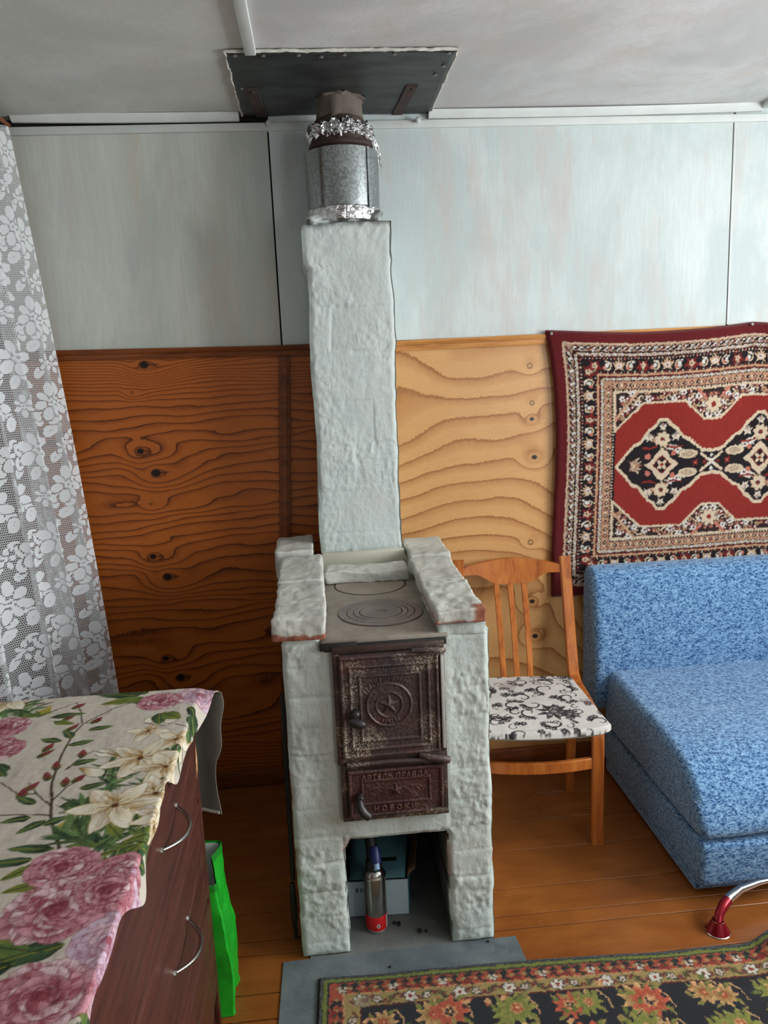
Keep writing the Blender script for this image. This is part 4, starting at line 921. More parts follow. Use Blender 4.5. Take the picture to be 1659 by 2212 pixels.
cushion('seat_cushion', [(2.46, .19), (2.46, .405), (2.34, .402), (2.05, .388), (1.93, .376), (1.86, .356), (1.80, .312), (1.765, .255), (1.745, .200), (1.755, .188), (2.1, .186)], SX-.004, SX+.66, .022, sf, M_SOFA, 3)
cushion('seat_cushion', [(2.46, .19), (2.46, .405), (2.34, .402), (2.05, .388), (1.93, .376), (1.86, .356), (1.80, .312), (1.765, .255), (1.745, .200), (1.755, .188), (2.1, .186)], SX+.664, SX1, .022, sf, M_SOFA, 4)
cushion('backrest', [(2.42, .30), (2.405, .45), (2.415, .60), (2.435, .70), (2.455, .742), (2.49, .756), (2.53, .757), (2.550, .74), (2.556, .60), (2.556, .25), (2.45, .24)], .898, SX1, .020, sf, M_SOFA, 7, .003)
b = B(); b.box(SX, SX1, 1.752, 2.50, .056, .180, .012, 3); b.build('base', M_SOFA, sf, noise=.0015, nscale=5)
b = B(); b.box(SX+.005, SX1-.01, 1.80, 2.46, .012, .058, .008, 3); b.build('storage_box', M_SOFA, sf)
M_CHROME = plain('chrome', s(214, 210, 206), .12, 1., .03, 10, 0); M_CUP = plain('red_lacquered_cup', s(140, 22, 36), .22, .55, .05, 20, 0)
b = B(); b.tube([(.947, 1.660, .022), (.955, 1.670, .040), (.975, 1.686, .052), (1.00, 1.702, .060), (1.04, 1.722, .0655), (1.10, 1.738, .0675), (1.2, 1.752, .066)], [.0105, .011, .0125, .0125, .0105, .008, .005], 20, True, 1.); lg = b.build('leg', M_CHROME, sf); b = B(); b.tube([(.947, 1.660, .022), (.955, 1.670, .040), (.975, 1.686, .052), (.992, 1.697, .0575)], [.011, .0116, .0131, .0132], 20); b.build('red_sleeve', M_CUP, lg)
b = B(); b.lathe([(.0135, .033), (.0145, .033), (.0285, .006), (.030, .0025), (.029, .001), (0, .001)], (.947, 1.660, 0), 40, None, False); b.build('foot', M_CUP, lg)
b = B(); b.lathe([(.0295, .0035), (.0312, .0022), (.0302, .0005)], (.947, 1.660, 0), 40, None, False); b.lathe([(.0125, .0325), (.0150, .0345), (.0150, .032)], (.947, 1.660, 0), 40, None, False); b.build('chrome_rim', M_CHROME, lg)

# ------------------------------------------------------------------ woven rugs
CRM, TAN, BLK, RED, DRD, PNK, WHT = s(206, 184, 156), s(190, 150, 116), s(26, 20, 24), s(134, 38, 30), s(94, 22, 25), s(186, 110, 92), s(212, 206, 198)
WU, WV, WR_ = 1.11, .925, .00225
wp = Pic(WU, WV, WR_, RED)
rnd = random.Random(3)
def tulip(P, x, y, r, a, c1, c2, c3):
    for k in (-.75, -.35, .35, .75): P.petal(x-.5*r*math.cos(a), y-.5*r*math.sin(a), a+k, r*1.5, r*.5, c1, c2, .15)
    P.petal(x-.5*r*math.cos(a), y-.5*r*math.sin(a), a, r*1.7, r*.45, c3, c1, .1)
    for k in (2.4, -2.4): P.petal(x, y, a+k, r*1.1, r*.4, c2, c1, .1)
# main ground bands, each a closed frame inside the last
def fr(i0, i1, c): wp.frame(i0, i1, WU, WV, c)
fr(0, .036, DRD); fr(.036, .041, CRM); fr(.041, .064, s(168, 140, 116)); fr(.064, .067, BLK); fr(.067, .081, BLK); fr(.081, .083, BLK); fr(.083, .140, BLK)
fr(.140, .147, TAN); fr(.147, .151, DRD); fr(.151, .166, BLK); fr(.166, .169, TAN); fr(.169, .192, s(178, 134, 106)); fr(.192, .206, BLK)
def around(inset, step, fn):
    x0, x1, y0, y1 = inset, WU-inset, inset, WV-inset
    nx = max(1, round((x1-x0)/step)); ny = max(1, round((y1-y0)/step))
    for i in range(nx):
        t = x0+(x1-x0)*(i+.5)/nx; fn(t, y0, math.pi/2, i); fn(t, y1, -math.pi/2, i)
    for i in range(ny):
        t = y0+(y1-y0)*(i+.5)/ny; fn(x0, t, 0, i); fn(x1, t, math.pi, i)
def bandA(x, y, a, i):
    k = 1 if i % 2 else -1
    wp.line([(x-.013*math.cos(a+1.1), y-.013*math.sin(a+1.1)), (x+.013*math.cos(a+1.1), y+.013*math.sin(a+1.1))], .007, BLK if i % 3 else s(96, 44, 36)); wp.ell(x+.006*k, y+.006, .006, .004, WHT, a); wp.ell(x-.006, y-.006*k, .005, .003, DRD, a)
    wp.ell(x+.010*math.sin(a), y+.010*math.cos(a), .0045, .0045, WHT)
around(.0525, .021, bandA)
def dots(x, y, a, i): wp.ell(x, y, .0052, .0058, WHT if i % 2 else CRM, a); wp.ell(x, y, .002, .002, RED if i % 2 else BLK)
around(.074, .0115, dots); around(.1585, .0115, dots)
def main_b(x, y, a, i):
    m = i % 4
    if m == 0: tulip(wp, x, y, .024, a+math.pi/2*0, DRD, RED, CRM); wp.daisy(x, y, .010, 5, CRM, DRD)
    elif m == 2: tulip(wp, x, y, .022, a+math.pi, CRM, TAN, PNK); wp.daisy(x, y, .009, 6, WHT, DRD)
    else:
        wp.curl(x+.004*math.cos(a), y+.004*math.sin(a), .019, a+(i % 2)*3, .8, .006, CRM, 1 if m == 1 else -1); wp.ell(x, y, .008, .006, WHT, a); wp.ell(x+.012*math.cos(a+1), y+.012*math.sin(a+1), .007, .005, PNK, a); wp.ell(x-.014*math.cos(a+.6), y-.014*math.sin(a+.6), .005, .004, WHT)
around(.1125, .042, main_b)
def sdot(x, y, a, i):
    if i % 2: wp.ell(x, y, .0028, .0028, CRM)
around(.197, .0052, sdot); around(.088, .012, lambda x, y, a, i: wp.ell(x, y, .003, .0022, CRM if i % 3 else PNK, a)); around(.136, .012, lambda x, y, a, i: wp.ell(x, y, .003, .0022, CRM if i % 2 else RED, a))
def trefoil(x, y, a, i):
    k = 1 if i % 2 else -1
    wp.petal(x, y+.0*k, a+math.pi/2*k, .014, .008, s(86, 40, 34), BLK, .1); wp.daisy(x, y, .0085, 4, BLK if i % 2 else s(96, 40, 34), CRM, a); wp.ell(x+.011*math.sin(a), y+.011*math.cos(a), .004, .004, CRM)
around(.1805, .0235, trefoil)
# spandrels (patterned areas around the red field); pattern drawn in crop units of the field, u right, v down
cu = WU/2
F0 = .203
def mir(pts): return pts+[(WU-u, v) for u, v in pts[::-1]]
half_top = [(F0, F0), (F0, .338), (.306, .243), (.452, .241), (.523, .309), (cu, .311)]
tp = mir(half_top); bt = [(u, WV-v) for u, v in tp]
for P_ in (tp, bt): wp.poly(P_, s(44, 28, 28)); wp.poly(P_, CRM, outline=.008)
def ornament(u, v, i):
    m = i % 5; r = .0105+.003*rnd.random()
    if m == 0: wp.daisy(u, v, r, 6, WHT, DRD, rnd.random())
    elif m == 1: tulip(wp, u, v, r*.8, rnd.random()*6, PNK, DRD, CRM)
    elif m == 2: wp.curl(u, v, r, rnd.random()*6, .8, .005, CRM, 1)
    elif m == 3:
        for k in range(4): wp.petal(u, v, k*1.57+.4, r, r*.55, RED, DRD, .1)
        wp.ell(u, v, .004, .004, WHT)
    else: wp.daisy(u, v, r*.8, 5, TAN, BLK, rnd.random())
def inside(P_, u, v, marg):
    ins = False; d = 9
    for i in range(len(P_)):
        a, b_ = P_[i], P_[(i+1) % len(P_)]
        if (a[1] > v) != (b_[1] > v) and u < a[0]+(v-a[1])*(b_[0]-a[0])/(b_[1]-a[1]): ins = not ins
        L = (b_[0]-a[0])**2+(b_[1]-a[1])**2; t = min(1, max(0, ((u-a[0])*(b_[0]-a[0])+(v-a[1])*(b_[1]-a[1]))/max(L, 1e-9))); d = min(d, math.hypot(u-a[0]-t*(b_[0]-a[0]), v-a[1]-t*(b_[1]-a[1])))
    return ins and d > marg
i = 0
for gu in np.arange(F0+.006, cu, .0185):
    for gv in np.arange(F0+.008, .33, .0165):
        u, v = gu+rnd.uniform(-.004, .004), gv+rnd.uniform(-.003, .003); i += 1
        if inside(tp, u, v, .0075):
            for uu in (u, WU-u):
                for vv in (v, WV-v): ornament(uu, vv, i)
for sg in (0, 1):
    vv = lambda v: WV-v if sg else v
    for m_ in (0, 1):
        mu = lambda u: WU-u if m_ else u
        wp.line([(mu(.203), vv(.30)), (mu(.285), vv(.205))], .008, TAN); wp.line([(mu(.495), vv(.205)), (mu(.548), vv(.258)), (mu(cu), vv(.252))], .009, PNK)
    wp.daisy(cu, vv(.262), .030, 8, CRM, RED, .2, .7, BLK)
# medallions
def stepped(c, pts): return [(c[0]+du*sx, c[1]+dv*sy) for sx, sy, seq in ((1, -1, pts), (1, 1, pts[::-1]), (-1, 1, pts), (-1, -1, pts[::-1])) for du, dv in seq]
c0 = (.376, WV/2)
for sgn in (1, -1):
    mu = lambda u: u if sgn == 1 else WU-u
    dia = [(.206, 0), (.272, -.076), (.292, -.082), (.328, -.130), (.345, -.140), (.362, -.164), (.392, -.164), (.408, -.146), (.428, -.132), (.452, -.100), (.475, -.090), (.520, -.050), (cu, -.045)]
    full = [(mu(u), c0[1]+v) for u, v in dia]+[(mu(u), c0[1]-v) for u, v in dia[::-1]]
    wp.poly(full, CRM); 
    inn = [(.219, 0), (.276, -.066), (.297, -.073), (.333, -.121), (.350, -.130), (.366, -.152), (.388, -.152), (.402, -.136), (.420, -.122), (.446, -.090), (.470, -.080), (.516, -.038), (cu, -.033)]
    wp.poly([(mu(u), c0[1]+v) for u, v in inn]+[(mu(u), c0[1]-v) for u, v in inn[::-1]], BLK)
    X0 = mu(c0[0]); a0 = 0 if sgn == 1 else math.pi
    for k in range(22):
        for sv in (-1, 1):
            du = -.12+.24*((k*.381966) % 1); dv = .02+.11*((k*.618) % 1)
            if abs(du)/.15+dv/.145 < .93 and abs(du)/.062+dv/.062 > 1.1: ornament(X0+du*sgn, c0[1]+sv*dv, k)
    wp.poly([(X0-.062, c0[1]), (X0-.03, c0[1]-.024), (X0-.026, c0[1]-.036), (X0, c0[1]-.060), (X0+.026, c0[1]-.036), (X0+.03, c0[1]-.024), (X0+.062, c0[1]), (X0+.03, c0[1]+.024), (X0+.026, c0[1]+.036), (X0, c0[1]+.060), (X0-.026, c0[1]+.036), (X0-.03, c0[1]+.024)], CRM)
    wp.poly([(X0-.034, c0[1]), (X0, c0[1]-.034), (X0+.034, c0[1]), (X0, c0[1]+.034)], DRD); wp.poly([(X0-.027, c0[1]), (X0, c0[1]-.027), (X0+.027, c0[1]), (X0, c0[1]+.027)], BLK); wp.daisy(X0, c0[1], .019, 4, CRM, RED, .78)
    for sv in (-1, 1):
        wp.daisy(X0, c0[1]+sv*.090, .026, 8, CRM, BLK, .2); wp.ell(X0, c0[1]+sv*.090, .005, .005, RED)
        tulip(wp, X0, c0[1]+sv*.132, .014, sv*math.pi/2, CRM, WHT, RED)
        for q in (-1, 1):
            tulip(wp, X0+q*.048, c0[1]+sv*.096, .016, sv*math.pi/2, WHT, CRM, RED); wp.line([(X0+q*.02, c0[1]+sv*.066), (X0+q*.045, c0[1]+sv*.058), (X0+q*.07, c0[1]+sv*.062)], .006, RED)
        ox, oy = mu(c0[0]+.093), c0[1]+sv*.033; wp.ell(ox, oy, .034, .016, CRM); wp.ell(ox, oy, .024, .010, s(120, 92, 70))
        for k in range(-3, 4): wp.line([(ox+k*.007-.006, oy-.008), (ox+k*.007+.006, oy+.008)], .002, CRM); wp.line([(ox+k*.007+.006, oy-.008), (ox+k*.007-.006, oy+.008)], .002, CRM)
        wp.ell(mu(c0[0]-.05), c0[1]+sv*.030, .010, .010, PNK); wp.ell(mu(c0[0]+.04), c0[1]+sv*.040, .009, .009, PNK)
    tulip(wp, mu(c0[0]-.098), c0[1], .028, a0, s(120, 60, 46), CRM, TAN); wp.daisy(mu(c0[0]+.120), c0[1], .012, 4, RED, PNK, .6)
for sv in (-1, 1):
    wp.line([(cu-.038, WV/2+sv*.030), (cu+.038, WV/2-sv*.030)], .010, CRM); wp.ell(cu+sv*.026, WV/2, .006, .006, RED); wp.ell(cu, WV/2+sv*.024, .005, .005, WHT)
wp.daisy(cu, WV/2, .014, 4, WHT, CRM, .78)
def knots(P, amt, seed):  # woven irregularity: every knot a little different, rows of the weave
    r = np.random.default_rng(seed); P.A *= 1+amt*(r.random(P.A.shape[:2])[..., None]-.5)
    y = np.clip((np.arange(P.ny)[:, None]+np.round(1.0*vn(np.arange(P.nx)[None, :]*.35, np.arange(P.ny)[:, None]*.35, 0, seed))).astype(int), 0, P.ny-1); x = np.clip((np.arange(P.nx)[None, :]+np.round(1.0*vn(np.arange(P.nx)[None, :]*.4+9, np.arange(P.ny)[:, None]*.4, 0, seed+2))).astype(int), 0, P.nx-1)
    P.A = P.A[y, x]
knots(wp, .3, 5)
def pile_mat(name, dk=.12):
    n = N(name); c = n.attr('Col'); v = n.tc(); f = n.noise(v, 420, 2, .7); c = n.mix(n.ramp(f, [(.35, dk*2), (.6, 0.)]), c, s(20, 14, 14))
    return n.end(c, .95, 0, n.bump(n.noise(v, 300, 3, .7), .5, .003), .1, Sheen_Weight=.25)
M_PILE = pile_mat('wool_pile')
Uw, Vw = np.meshgrid(wp.x, wp.y)
tv = Vw/WV; tu = Uw
sagp = .020*np.abs(np.sin(np.pi*np.clip(Uw/.70, 0, 2)))**1.0
xw = .802+Uw-.030*np.exp(-(tv/.16))*np.exp(-Uw/.10)+.010*np.sin(tv*5)*np.exp(-Uw/.2)
zw = 1.562-Vw-sagp*np.exp(-tv/.5)
yw = WY-.019-.012*np.abs(np.sin(np.pi*Uw/.70))*np.exp(-tv/.4)-.004*np.sin(Uw*16)*np.exp(-tv/.8)-.004*np.sin(tv*4)
eR = np.minimum(np.minimum(Uw, WU-Uw), np.minimum(Vw, WV-Vw)); yw = yw+.009*(1-sst(0, .010, eR))
P = np.stack([xw, yw, zw], -1)
wr = grid_obj('wall_rug', P[::-1], M_PILE, None, col=wp.A[::-1], thick=.006, off=1); tag(wr, 'red oriental rug with black and cream medallions, hung on the wall above the sofa', 'rug')
for x, z, lab in ((.788, 1.552, 'nail pinning the upper left corner of the hanging rug'), (1.487, 1.556, 'nail pinning the top edge of the hanging rug at the far right')):
    b = B(); b.lathe([(0, 0), (.0045, 0), (.0055, .002), (.003, .004), (0, .004)], (x, WY-.0285, z), 12, (0, -1, 0)); b.lathe([(.0015, -.03), (.0015, .001)], (x, WY-.0285, z), 8, (0, -1, 0)); tag(b.build('nail', bpy.data.materials['grey_nail']), lab, 'nail', 'nails holding the hanging rug')

# floor rug
GRN, ORG, OLV, DGR, NVY, PCH = s(112, 120, 48), s(166, 72, 46), s(158, 134, 78), s(50, 62, 36), s(22, 24, 30), s(224, 172, 118)
FWd, FHt = 1.36, .62
rp = Pic(FWd, FHt, .0024, NVY)
def left_or_top(i0, i1, c): sl, X, Y = rp.win(0, FWd, 0, FHt); e = np.minimum(X, Y); rp.put(sl, np.maximum(i0-e, e-i1), c)
left_or_top(0, .014, NVY); left_or_top(.008, .010, s(92, 98, 96)); left_or_top(.014, .024, GRN); left_or_top(.024, .028, NVY); left_or_top(.028, .062, ORG); left_or_top(.062, .065, PCH); left_or_top(.065, .100, OLV); left_or_top(.100, .104, DRD)
r2 = random.Random(5)
def along(inset, step, fn, start=0):
    for i in range(int((FWd-inset)/step)): fn(inset+step*(i+.5)+start, inset, 0, i)
    for i in range(1, int((FHt-inset)/step)): fn(inset, inset+step*(i+.5)+start, math.pi/2, i)
def obord(x, y, a, i):
    c = (DGR, NVY, s(120, 44, 34))[i % 3]; k = 1 if i % 2 else -1; n_ = (-math.sin(a), math.cos(a)); t_ = (math.cos(a), math.sin(a))
    for sg in (-1, 1): rp.petal(x+n_[0]*sg*.004, y+n_[1]*sg*.004, a+sg*1.0, .020, .009, c, GRN if i % 2 else c, .2); rp.petal(x, y, a+math.pi+sg*.8, .016, .008, c, NVY, .2)
    if i % 4 == 0: rp.daisy(x, y, .012, 6, s(206, 196, 178), RED)
    elif i % 4 == 2: rp.ell(x+n_[0]*.006, y+n_[1]*.006, .009, .008, RED)
    rp.ell(x-t_[0]*.012, y-t_[1]*.012, .005, .004, OLV); rp.curl(x+t_[0]*.008, y+t_[1]*.008, .012, a+k, .7, .005, NVY if i % 2 else DGR, k); rp.ell(x+n_[0]*-.010, y+n_[1]*-.010, .008, .005, NVY, a)
along(.045, .030, obord)
def mbord(x, y, a, i):
    k = 1 if i % 2 else -1; t = np.linspace(-1, 1, 9); ca, sa = math.cos(a), math.sin(a)
    rp.line([(x+ca*.022*q-sa*.010*k*math.sin(q*3), y+sa*.022*q+ca*.010*k*math.sin(q*3)) for q in t], .006, s(112, 52, 44)); rp.curl(x+ca*.004, y+sa*.004, .011, a+k, .8, .004, DGR, k)
    for sg in (-1, 1): rp.petal(x-ca*.010, y-sa*.010, a+sg*1.2, .014, .007, DGR, GRN, .2)
    if i % 3 == 0: rp.daisy(x, y, .0155, 6, s(214, 206, 190), RED, .3, .7, NVY)
    elif i % 3 == 1: rp.daisy(x, y, .009, 5, s(206, 190, 170), DRD, .3, .8, NVY)
along(.0825, .039, mbord)
def bigflower(x, y, r, kind):
    cols = ((ORG, s(200, 96, 66), PCH), (GRN, s(150, 146, 70), s(210, 150, 96)), (s(150, 118, 62), PCH, ORG))[kind]
    for k in range(9): rp.petal(x+.2*r*math.cos(k*.7), y+.2*r*math.sin(k*.7), k*.7, r, r*.55, cols[0], cols[1], .3)
    for k in range(7): rp.petal(x, y, k*.9+.3, r*.6, r*.36, cols[2], cols[0], .3)
    rp.daisy(x, y, r*.30, 5, NVY if kind == 0 else ORG, PCH, .2)
    for k in range(4): a = k*1.57+.5; rp.petal(x+r*.9*math.cos(a), y+r*.9*math.sin(a), a+.6, r*.7, r*.3, GRN, OLV, .3)
k = 0
for gy in np.arange(.145, FHt, .085):
    for gx in np.arange(.15, FWd, .078):
        x, y = gx+(.04 if k % 2 else 0)+r2.uniform(-.01, .01), gy+r2.uniform(-.012, .012); bigflower(x, y, r2.uniform(.028, .042) if k % 3 else .030, r2.randrange(3)); k += 1
        for q in range(3): rp.petal(x+r2.uniform(-.05, .05), y+r2.uniform(-.05, .05), r2.random()*6, .026, .011, (GRN, PCH, OLV)[q], (DGR, ORG, GRN)[q], .3)
        rp.line([(x+.03, y-.03), (x+.045, y-.01), (x+.05, y+.02)], .0025, PCH)
rp.ell(.108, .088, .020, .016, s(150, 132, 104), .3, .8); rp.ell(.112, .084, .009, .008, s(112, 84, 64), .2, .8)
knots(rp, .35, 11)
Ur, Vr = np.meshgrid(rp.x, rp.y); ang = -.038; ox, oy = -.080, 1.640
hump = .030*np.exp(-((Ur-1.13)/.045)**2)*np.exp(-(Vr/.25)**2); wig = .004*vn(Ur*7, 0, 0, 4)*np.exp(-Vr/.05)
xr = ox+Ur*math.cos(ang)+Vr*math.sin(ang)*1.0; yr = oy+Ur*math.sin(ang)-Vr*math.cos(ang)+wig+.025*sst(1.06, 1.2, Ur)*np.exp(-Vr/.2); zr = .0042+.006+hump+.002*np.abs(vn(Ur*4, Vr*4, 0, 8)); zr = np.where(np.minimum(Ur, Vr) < .003, .0045, zr)
fr_ = grid_obj('floor_rug', np.stack([xr, yr, zr], -1)[::-1], pile_mat('floor_wool_pile', .16), None, col=rp.A[::-1]); tag(fr_, 'dark floral wool rug with a green and orange border, lying on the floor', 'rug')
md = fr_.modifiers.new('thickness', 'SOLIDIFY'); md.thickness = .004; md.offset = -1

# ------------------------------------------------------------------ dresser with its cloth
M_DRS = planks('dark_mahogany_veneer', s(92, 50, 40), s(80, 42, 34), s(62, 30, 26), 1, .34, .9)
DX0, DX1, DY0, DY1, DZ = -.775, -.300, .66, 1.545, .795
dr = thing('dresser', 'dark brown chest of drawers with silver bow handles, under the rose-printed cloth', 'chest of drawers', ((DX0+DX1)/2, (DY0+DY1)/2, 0))
b = B(); b.box(DX0, DX1-.018, DY0+.012, DY1-.012, .0, DZ-.02, .003); b.build('carcass', M_DRS, dr)
b = B(); b.box(DX0-.006, DX1+.008, DY0-.004, DY1+.012, DZ-.02, DZ, .006, 3); b.build('top', M_DRS, dr)
b = B(); b.box(DX1-.020, DX1-.002, DY1-.014, DY1+.004, .0, DZ-.021, .003); b.build('side_stile', M_DRS, dr); b = B(); b.box(DX1-.020, DX1-.002, DY0, DY0+.018, .0, DZ-.021, .003); b.build('side_stile', M_DRS, dr)
b = B(); b.box(DX1-.05, DX1-.012, DY0+.02, DY1-.02, .005, .06, .003); b.build('plinth', M_DRS, dr)
b = B(); b.grid(np.array([[(DX1-.0015, DY1-.020, .660), (DX1-.0015, DY1-.004, .690)], [(DX1-.001, DY1-.012, .628), (DX1-.001, DY1-.001, .655)]])); b.prism([(DY1-.026, .625), (DY1-.016, .640), (DY1-.002, .692), (DY1-.010, .668)], 'x', DX1-.003, DX1-.0012, 0)
b.build('chipped_veneer', plain('raw_chipboard', s(196, 150, 104), .8), dr)
M_HND = plain('satin_steel', s(176, 172, 166), .24, 1., .05, 20, 0)
zt = [.768, .572, .334, .096]
def drawer_face(Y, Z, y0, y1, z0, z1):
    q = np.minimum(np.minimum(Y-y0, y1-Y), np.minimum(Z-z0, z1-Z)); h = .012*sst(-.001, .004, q)
    w = .5+.5*np.cos((Y-y0)/(y1-y0)*2*np.pi*2); h = h-.0035*np.exp(-((q-.020-.010*w)/.0026)**2)-.002*np.exp(-((q-.030-.014*w)/.004)**2)
    c = np.abs((Y-(y0+y1)/2)/((y1-y0)/2)); h = h-.003*np.exp(-((Z-(z0+z1)/2-.030*np.cos(c*7)*sst(.35, 1, c))/.0035)**2)*sst(.45, .6, c)*sst(.96, .86, c)
    return h
for z1, z0 in zip(zt[:-1], zt[1:]):
    y0, y1 = DY0+.022, DY1-.018; Yg, Zg = np.meshgrid(np.linspace(y0-.001, y1+.001, 340), np.linspace(z0+.003, z1-.003, 70))
    H = drawer_face(Yg, Zg, y0, y1, z0+.004, z1-.004); P = np.stack([DX1-.014+H, Yg, Zg], -1); P[0, :, 0] = P[-1, :, 0] = DX1-.02; P[:, 0, 0] = P[:, -1, 0] = DX1-.02
    o = grid_obj('drawer', P, M_DRS, dr, angle=60)
    b = B(); t = np.linspace(-1, 1, 25); zc = (z0+z1)/2+(.018 if z1 > .7 else 0); yc = 1.245
    b.tube([(DX1-.004+.036*(1-abs(q)**2.2), yc+.068*q, zc-.006*(1-q*q)) for q in t], .0042*(1-.25*np.abs(t)), 14)
    for q in (-1, 1): b.lathe([(0, 0), (.0075, 0), (.006, .004), (0, .005)], (DX1-.003, yc+.068*q, zc), 14, (1, 0, 0))
    b.build('handle', M_HND, o)

# printed cloth: u = x - CX0, v = y - CY0 on the top, going on down the two hanging edges
CX0, CY0 = -.778, .640; UT, VT = -.293-CX0, 1.590-CY0; UH, VH = .052, .300
cw = Pic(UT+UH+.01, VT+VH, .002, s(206, 196, 182))
rc = random.Random(11)
LIN = s(206, 196, 182)
for i in range(160): x, y = rc.random()*.57, rc.random()*1.25; cw.ell(x, y, .03, .006, s(196, 184, 172) if i % 2 else s(212, 204, 190), rc.random()*.2-.1, .35)
MAR, MAR2, PK, LPK, LIL, LIL2 = s(120, 52, 62), s(152, 78, 88), s(206, 150, 160), s(226, 196, 200), s(178, 140, 160), s(214, 190, 206)
LG, LGD, LGM, LGY = s(86, 112, 58), s(40, 54, 38), s(72, 104, 66), s(134, 136, 52)
CR, CR2, GLD = s(240, 234, 216), s(216, 198, 158), s(170, 132, 66)
def xy(x, y): return x-CX0, y-CY0
def leaf(x, y, a, ln, wd, dark=True):
    x, y = xy(x, y); i = rc.randrange(99); cw.petal(x, y, a, ln, wd, LGD if dark else LG, LGM if dark else LGY, .4, None, i, .75); cw.line([(x, y), (x+ln*.9*math.cos(a), y+ln*.9*math.sin(a))], .0022, LGY if dark else LGD)
def fern(x, y, r, n=26, a0=0, a1=6.28, cols=(LG, LGD, LGM, s(110, 140, 84))):
    x, y = xy(x, y)
    for i in range(n):
        a = a0+(a1-a0)*rc.random(); q = rc.random()*.5*r; cw.petal(x+q*math.cos(a*1.7), y+q*math.sin(a*1.7), a, r*(.5+.6*rc.random()), r*.13, cols[i % 4], cols[(i+1) % 4], .4, None, i)
def rose(x, y, r, lil=False, sq=.85, rot=0.):
    x, y = xy(x, y); D1, D2, L1, L2 = (MAR2, LIL, LIL2, LPK) if lil else (MAR, MAR2, PK, LPK)
    for ring_n, rr, pr in ((8, .66, .40), (7, .46, .38), (6, .28, .32), (4, .12, .24)):
        for k in range(ring_n):
            a = rot+6.283*k/ring_n+rr*9+rc.uniform(-.25, .25); px, py = x+r*rr*math.cos(a), y+r*rr*sq*math.sin(a)
            ruffle(px, py, r*pr, a, (D1, D2, L1, L2), rc.randrange(999))
    for k in range(3): cw.curl(x+rc.uniform(-.1, .1)*r, y+rc.uniform(-.1, .1)*r, r*(.10+.07*k), rc.random()*6, .6, .0025, D1)
def ruffle(px, py, q, a, cols, sd):
    """one rounded rose petal: dark inside, pale wavy rim towards a"""
    D1, D2, L1, L2 = cols; sl, X, Y = cw.win(px-q*1.3, px+q*1.3, py-q*1.3, py+q*1.3)
    if X.size == 0: return
    u, v = (X-px)*math.cos(a)+(Y-py)*math.sin(a), -(X-px)*math.sin(a)+(Y-py)*math.cos(a)
    th = np.arctan2(v, u); R = q*(1+.10*vn(th*1.6, sd*.37, 0, sd)+.05*vn(th*5, sd*.3, 0, sd+1)); d = np.hypot(u*1.12, v*.92)-R
    t = u/q*.5+.5+.32*vn(u/q*1.6+sd, v/q*3.4, 0, sd)+.22*vn(u/q*4, v/q*10+sd, 0, sd+2)
    cw.put(sl, d-.0012, D1, .8)
    t = np.clip(t, 0, 1)[..., None]; lo, hi = (np.asarray(D1), np.asarray(L1)) if sd % 3 else (np.asarray(D2), np.asarray(L2)); mid = np.asarray(D2)
    c = np.where(t < .45, lo*(1-t/.45)+mid*(t/.45), mid*(1-(t-.45)/.55)+hi*((t-.45)/.55)); cw.put(sl, d, c)
def lily(x, y, r, rot=0., n=6):
    x, y = xy(x, y)
    for k in range(n): a = rot+6.283*k/n+rc.uniform(-.2, .2); i = rc.randrange(999); cw.petal(x, y, a, r, r*.46, CR2 if k % 2 else GLD, CR, .3, s(176, 146, 96), i, .8)
    for k in range(10): a = rot+.63*k; cw.line([(x, y), (x+r*.34*math.cos(a), y+r*.34*math.sin(a))], .0016, s(112, 70, 34))
    cw.ell(x, y, r*.08, r*.08, s(96, 54, 28))
def bud(x, y, a=1.3, r=.026):
    x0, y0 = xy(x, y); cw.petal(x0-.4*r*math.cos(a), y0-.4*r*math.sin(a), a, r*1.25, r*.62, s(104, 38, 42), s(146, 66, 66), .3, None, rc.randrange(99)); 
    for q in (-.5, .5): cw.petal(x0-.5*r*math.cos(a), y0-.5*r*math.sin(a), a+q, r*.8, r*.22, LGD, LGY)
def stem(pts, w=.0045, w1=.002): cw.line([xy(*p) for p in pts], w, s(62, 52, 36), w1)
stem([(-.411, 1.02), (-.411, 1.036), (-.452, 1.124), (-.483, 1.225), (-.499, 1.323), (-.504, 1.405), (-.496, 1.453), (-.457, 1.509), (-.435, 1.523), (-.40, 1.545)], .006, .002)  # most motif positions from here on come from image pixels, projected onto the cloth
for p in ([(-.461, 1.152), (-.501, 1.199), (-.523, 1.232)], [(-.499, 1.196), (-.525, 1.195), (-.572, 1.24), (-.62, 1.26)], [(-.464, 1.172), (-.455, 1.206), (-.439, 1.23)], [(-.474, 1.27), (-.464, 1.3), (-.445, 1.335)], [(-.501, 1.454), (-.52, 1.51), (-.541, 1.558)], [(-.51, 1.455), (-.478, 1.449)], [(-.60, 1.495), (-.57, 1.53), (-.54, 1.555)], [(-.44, 1.13), (-.40, 1.16), (-.385, 1.165)], [(-.452, 1.124), (-.50, 1.135), (-.60, 1.14)]): stem(p, .0035)
for x, y in [(-.515, 1.216), (-.521, 1.195), (-.461, 1.222), (-.443, 1.231), (-.494, 1.281), (-.534, 1.355), (-.462, 1.32), (-.515, 1.432), (-.534, 1.534), (-.475, 1.457), (-.533, 1.332), (-.498, 1.246), (-.536, 1.48)]: bud(x, y, rc.uniform(.9, 2.))
for x, y in [(-.423, 1.083), (-.598, 1.513)]: x_, y_ = xy(x, y); cw.petal(x_, y_-.01, 1.4, .045, .026, LGY, s(190, 160, 70), .3); leaf(x, y-.01, .7, .03, .008); leaf(x, y-.01, 2.2, .03, .008)
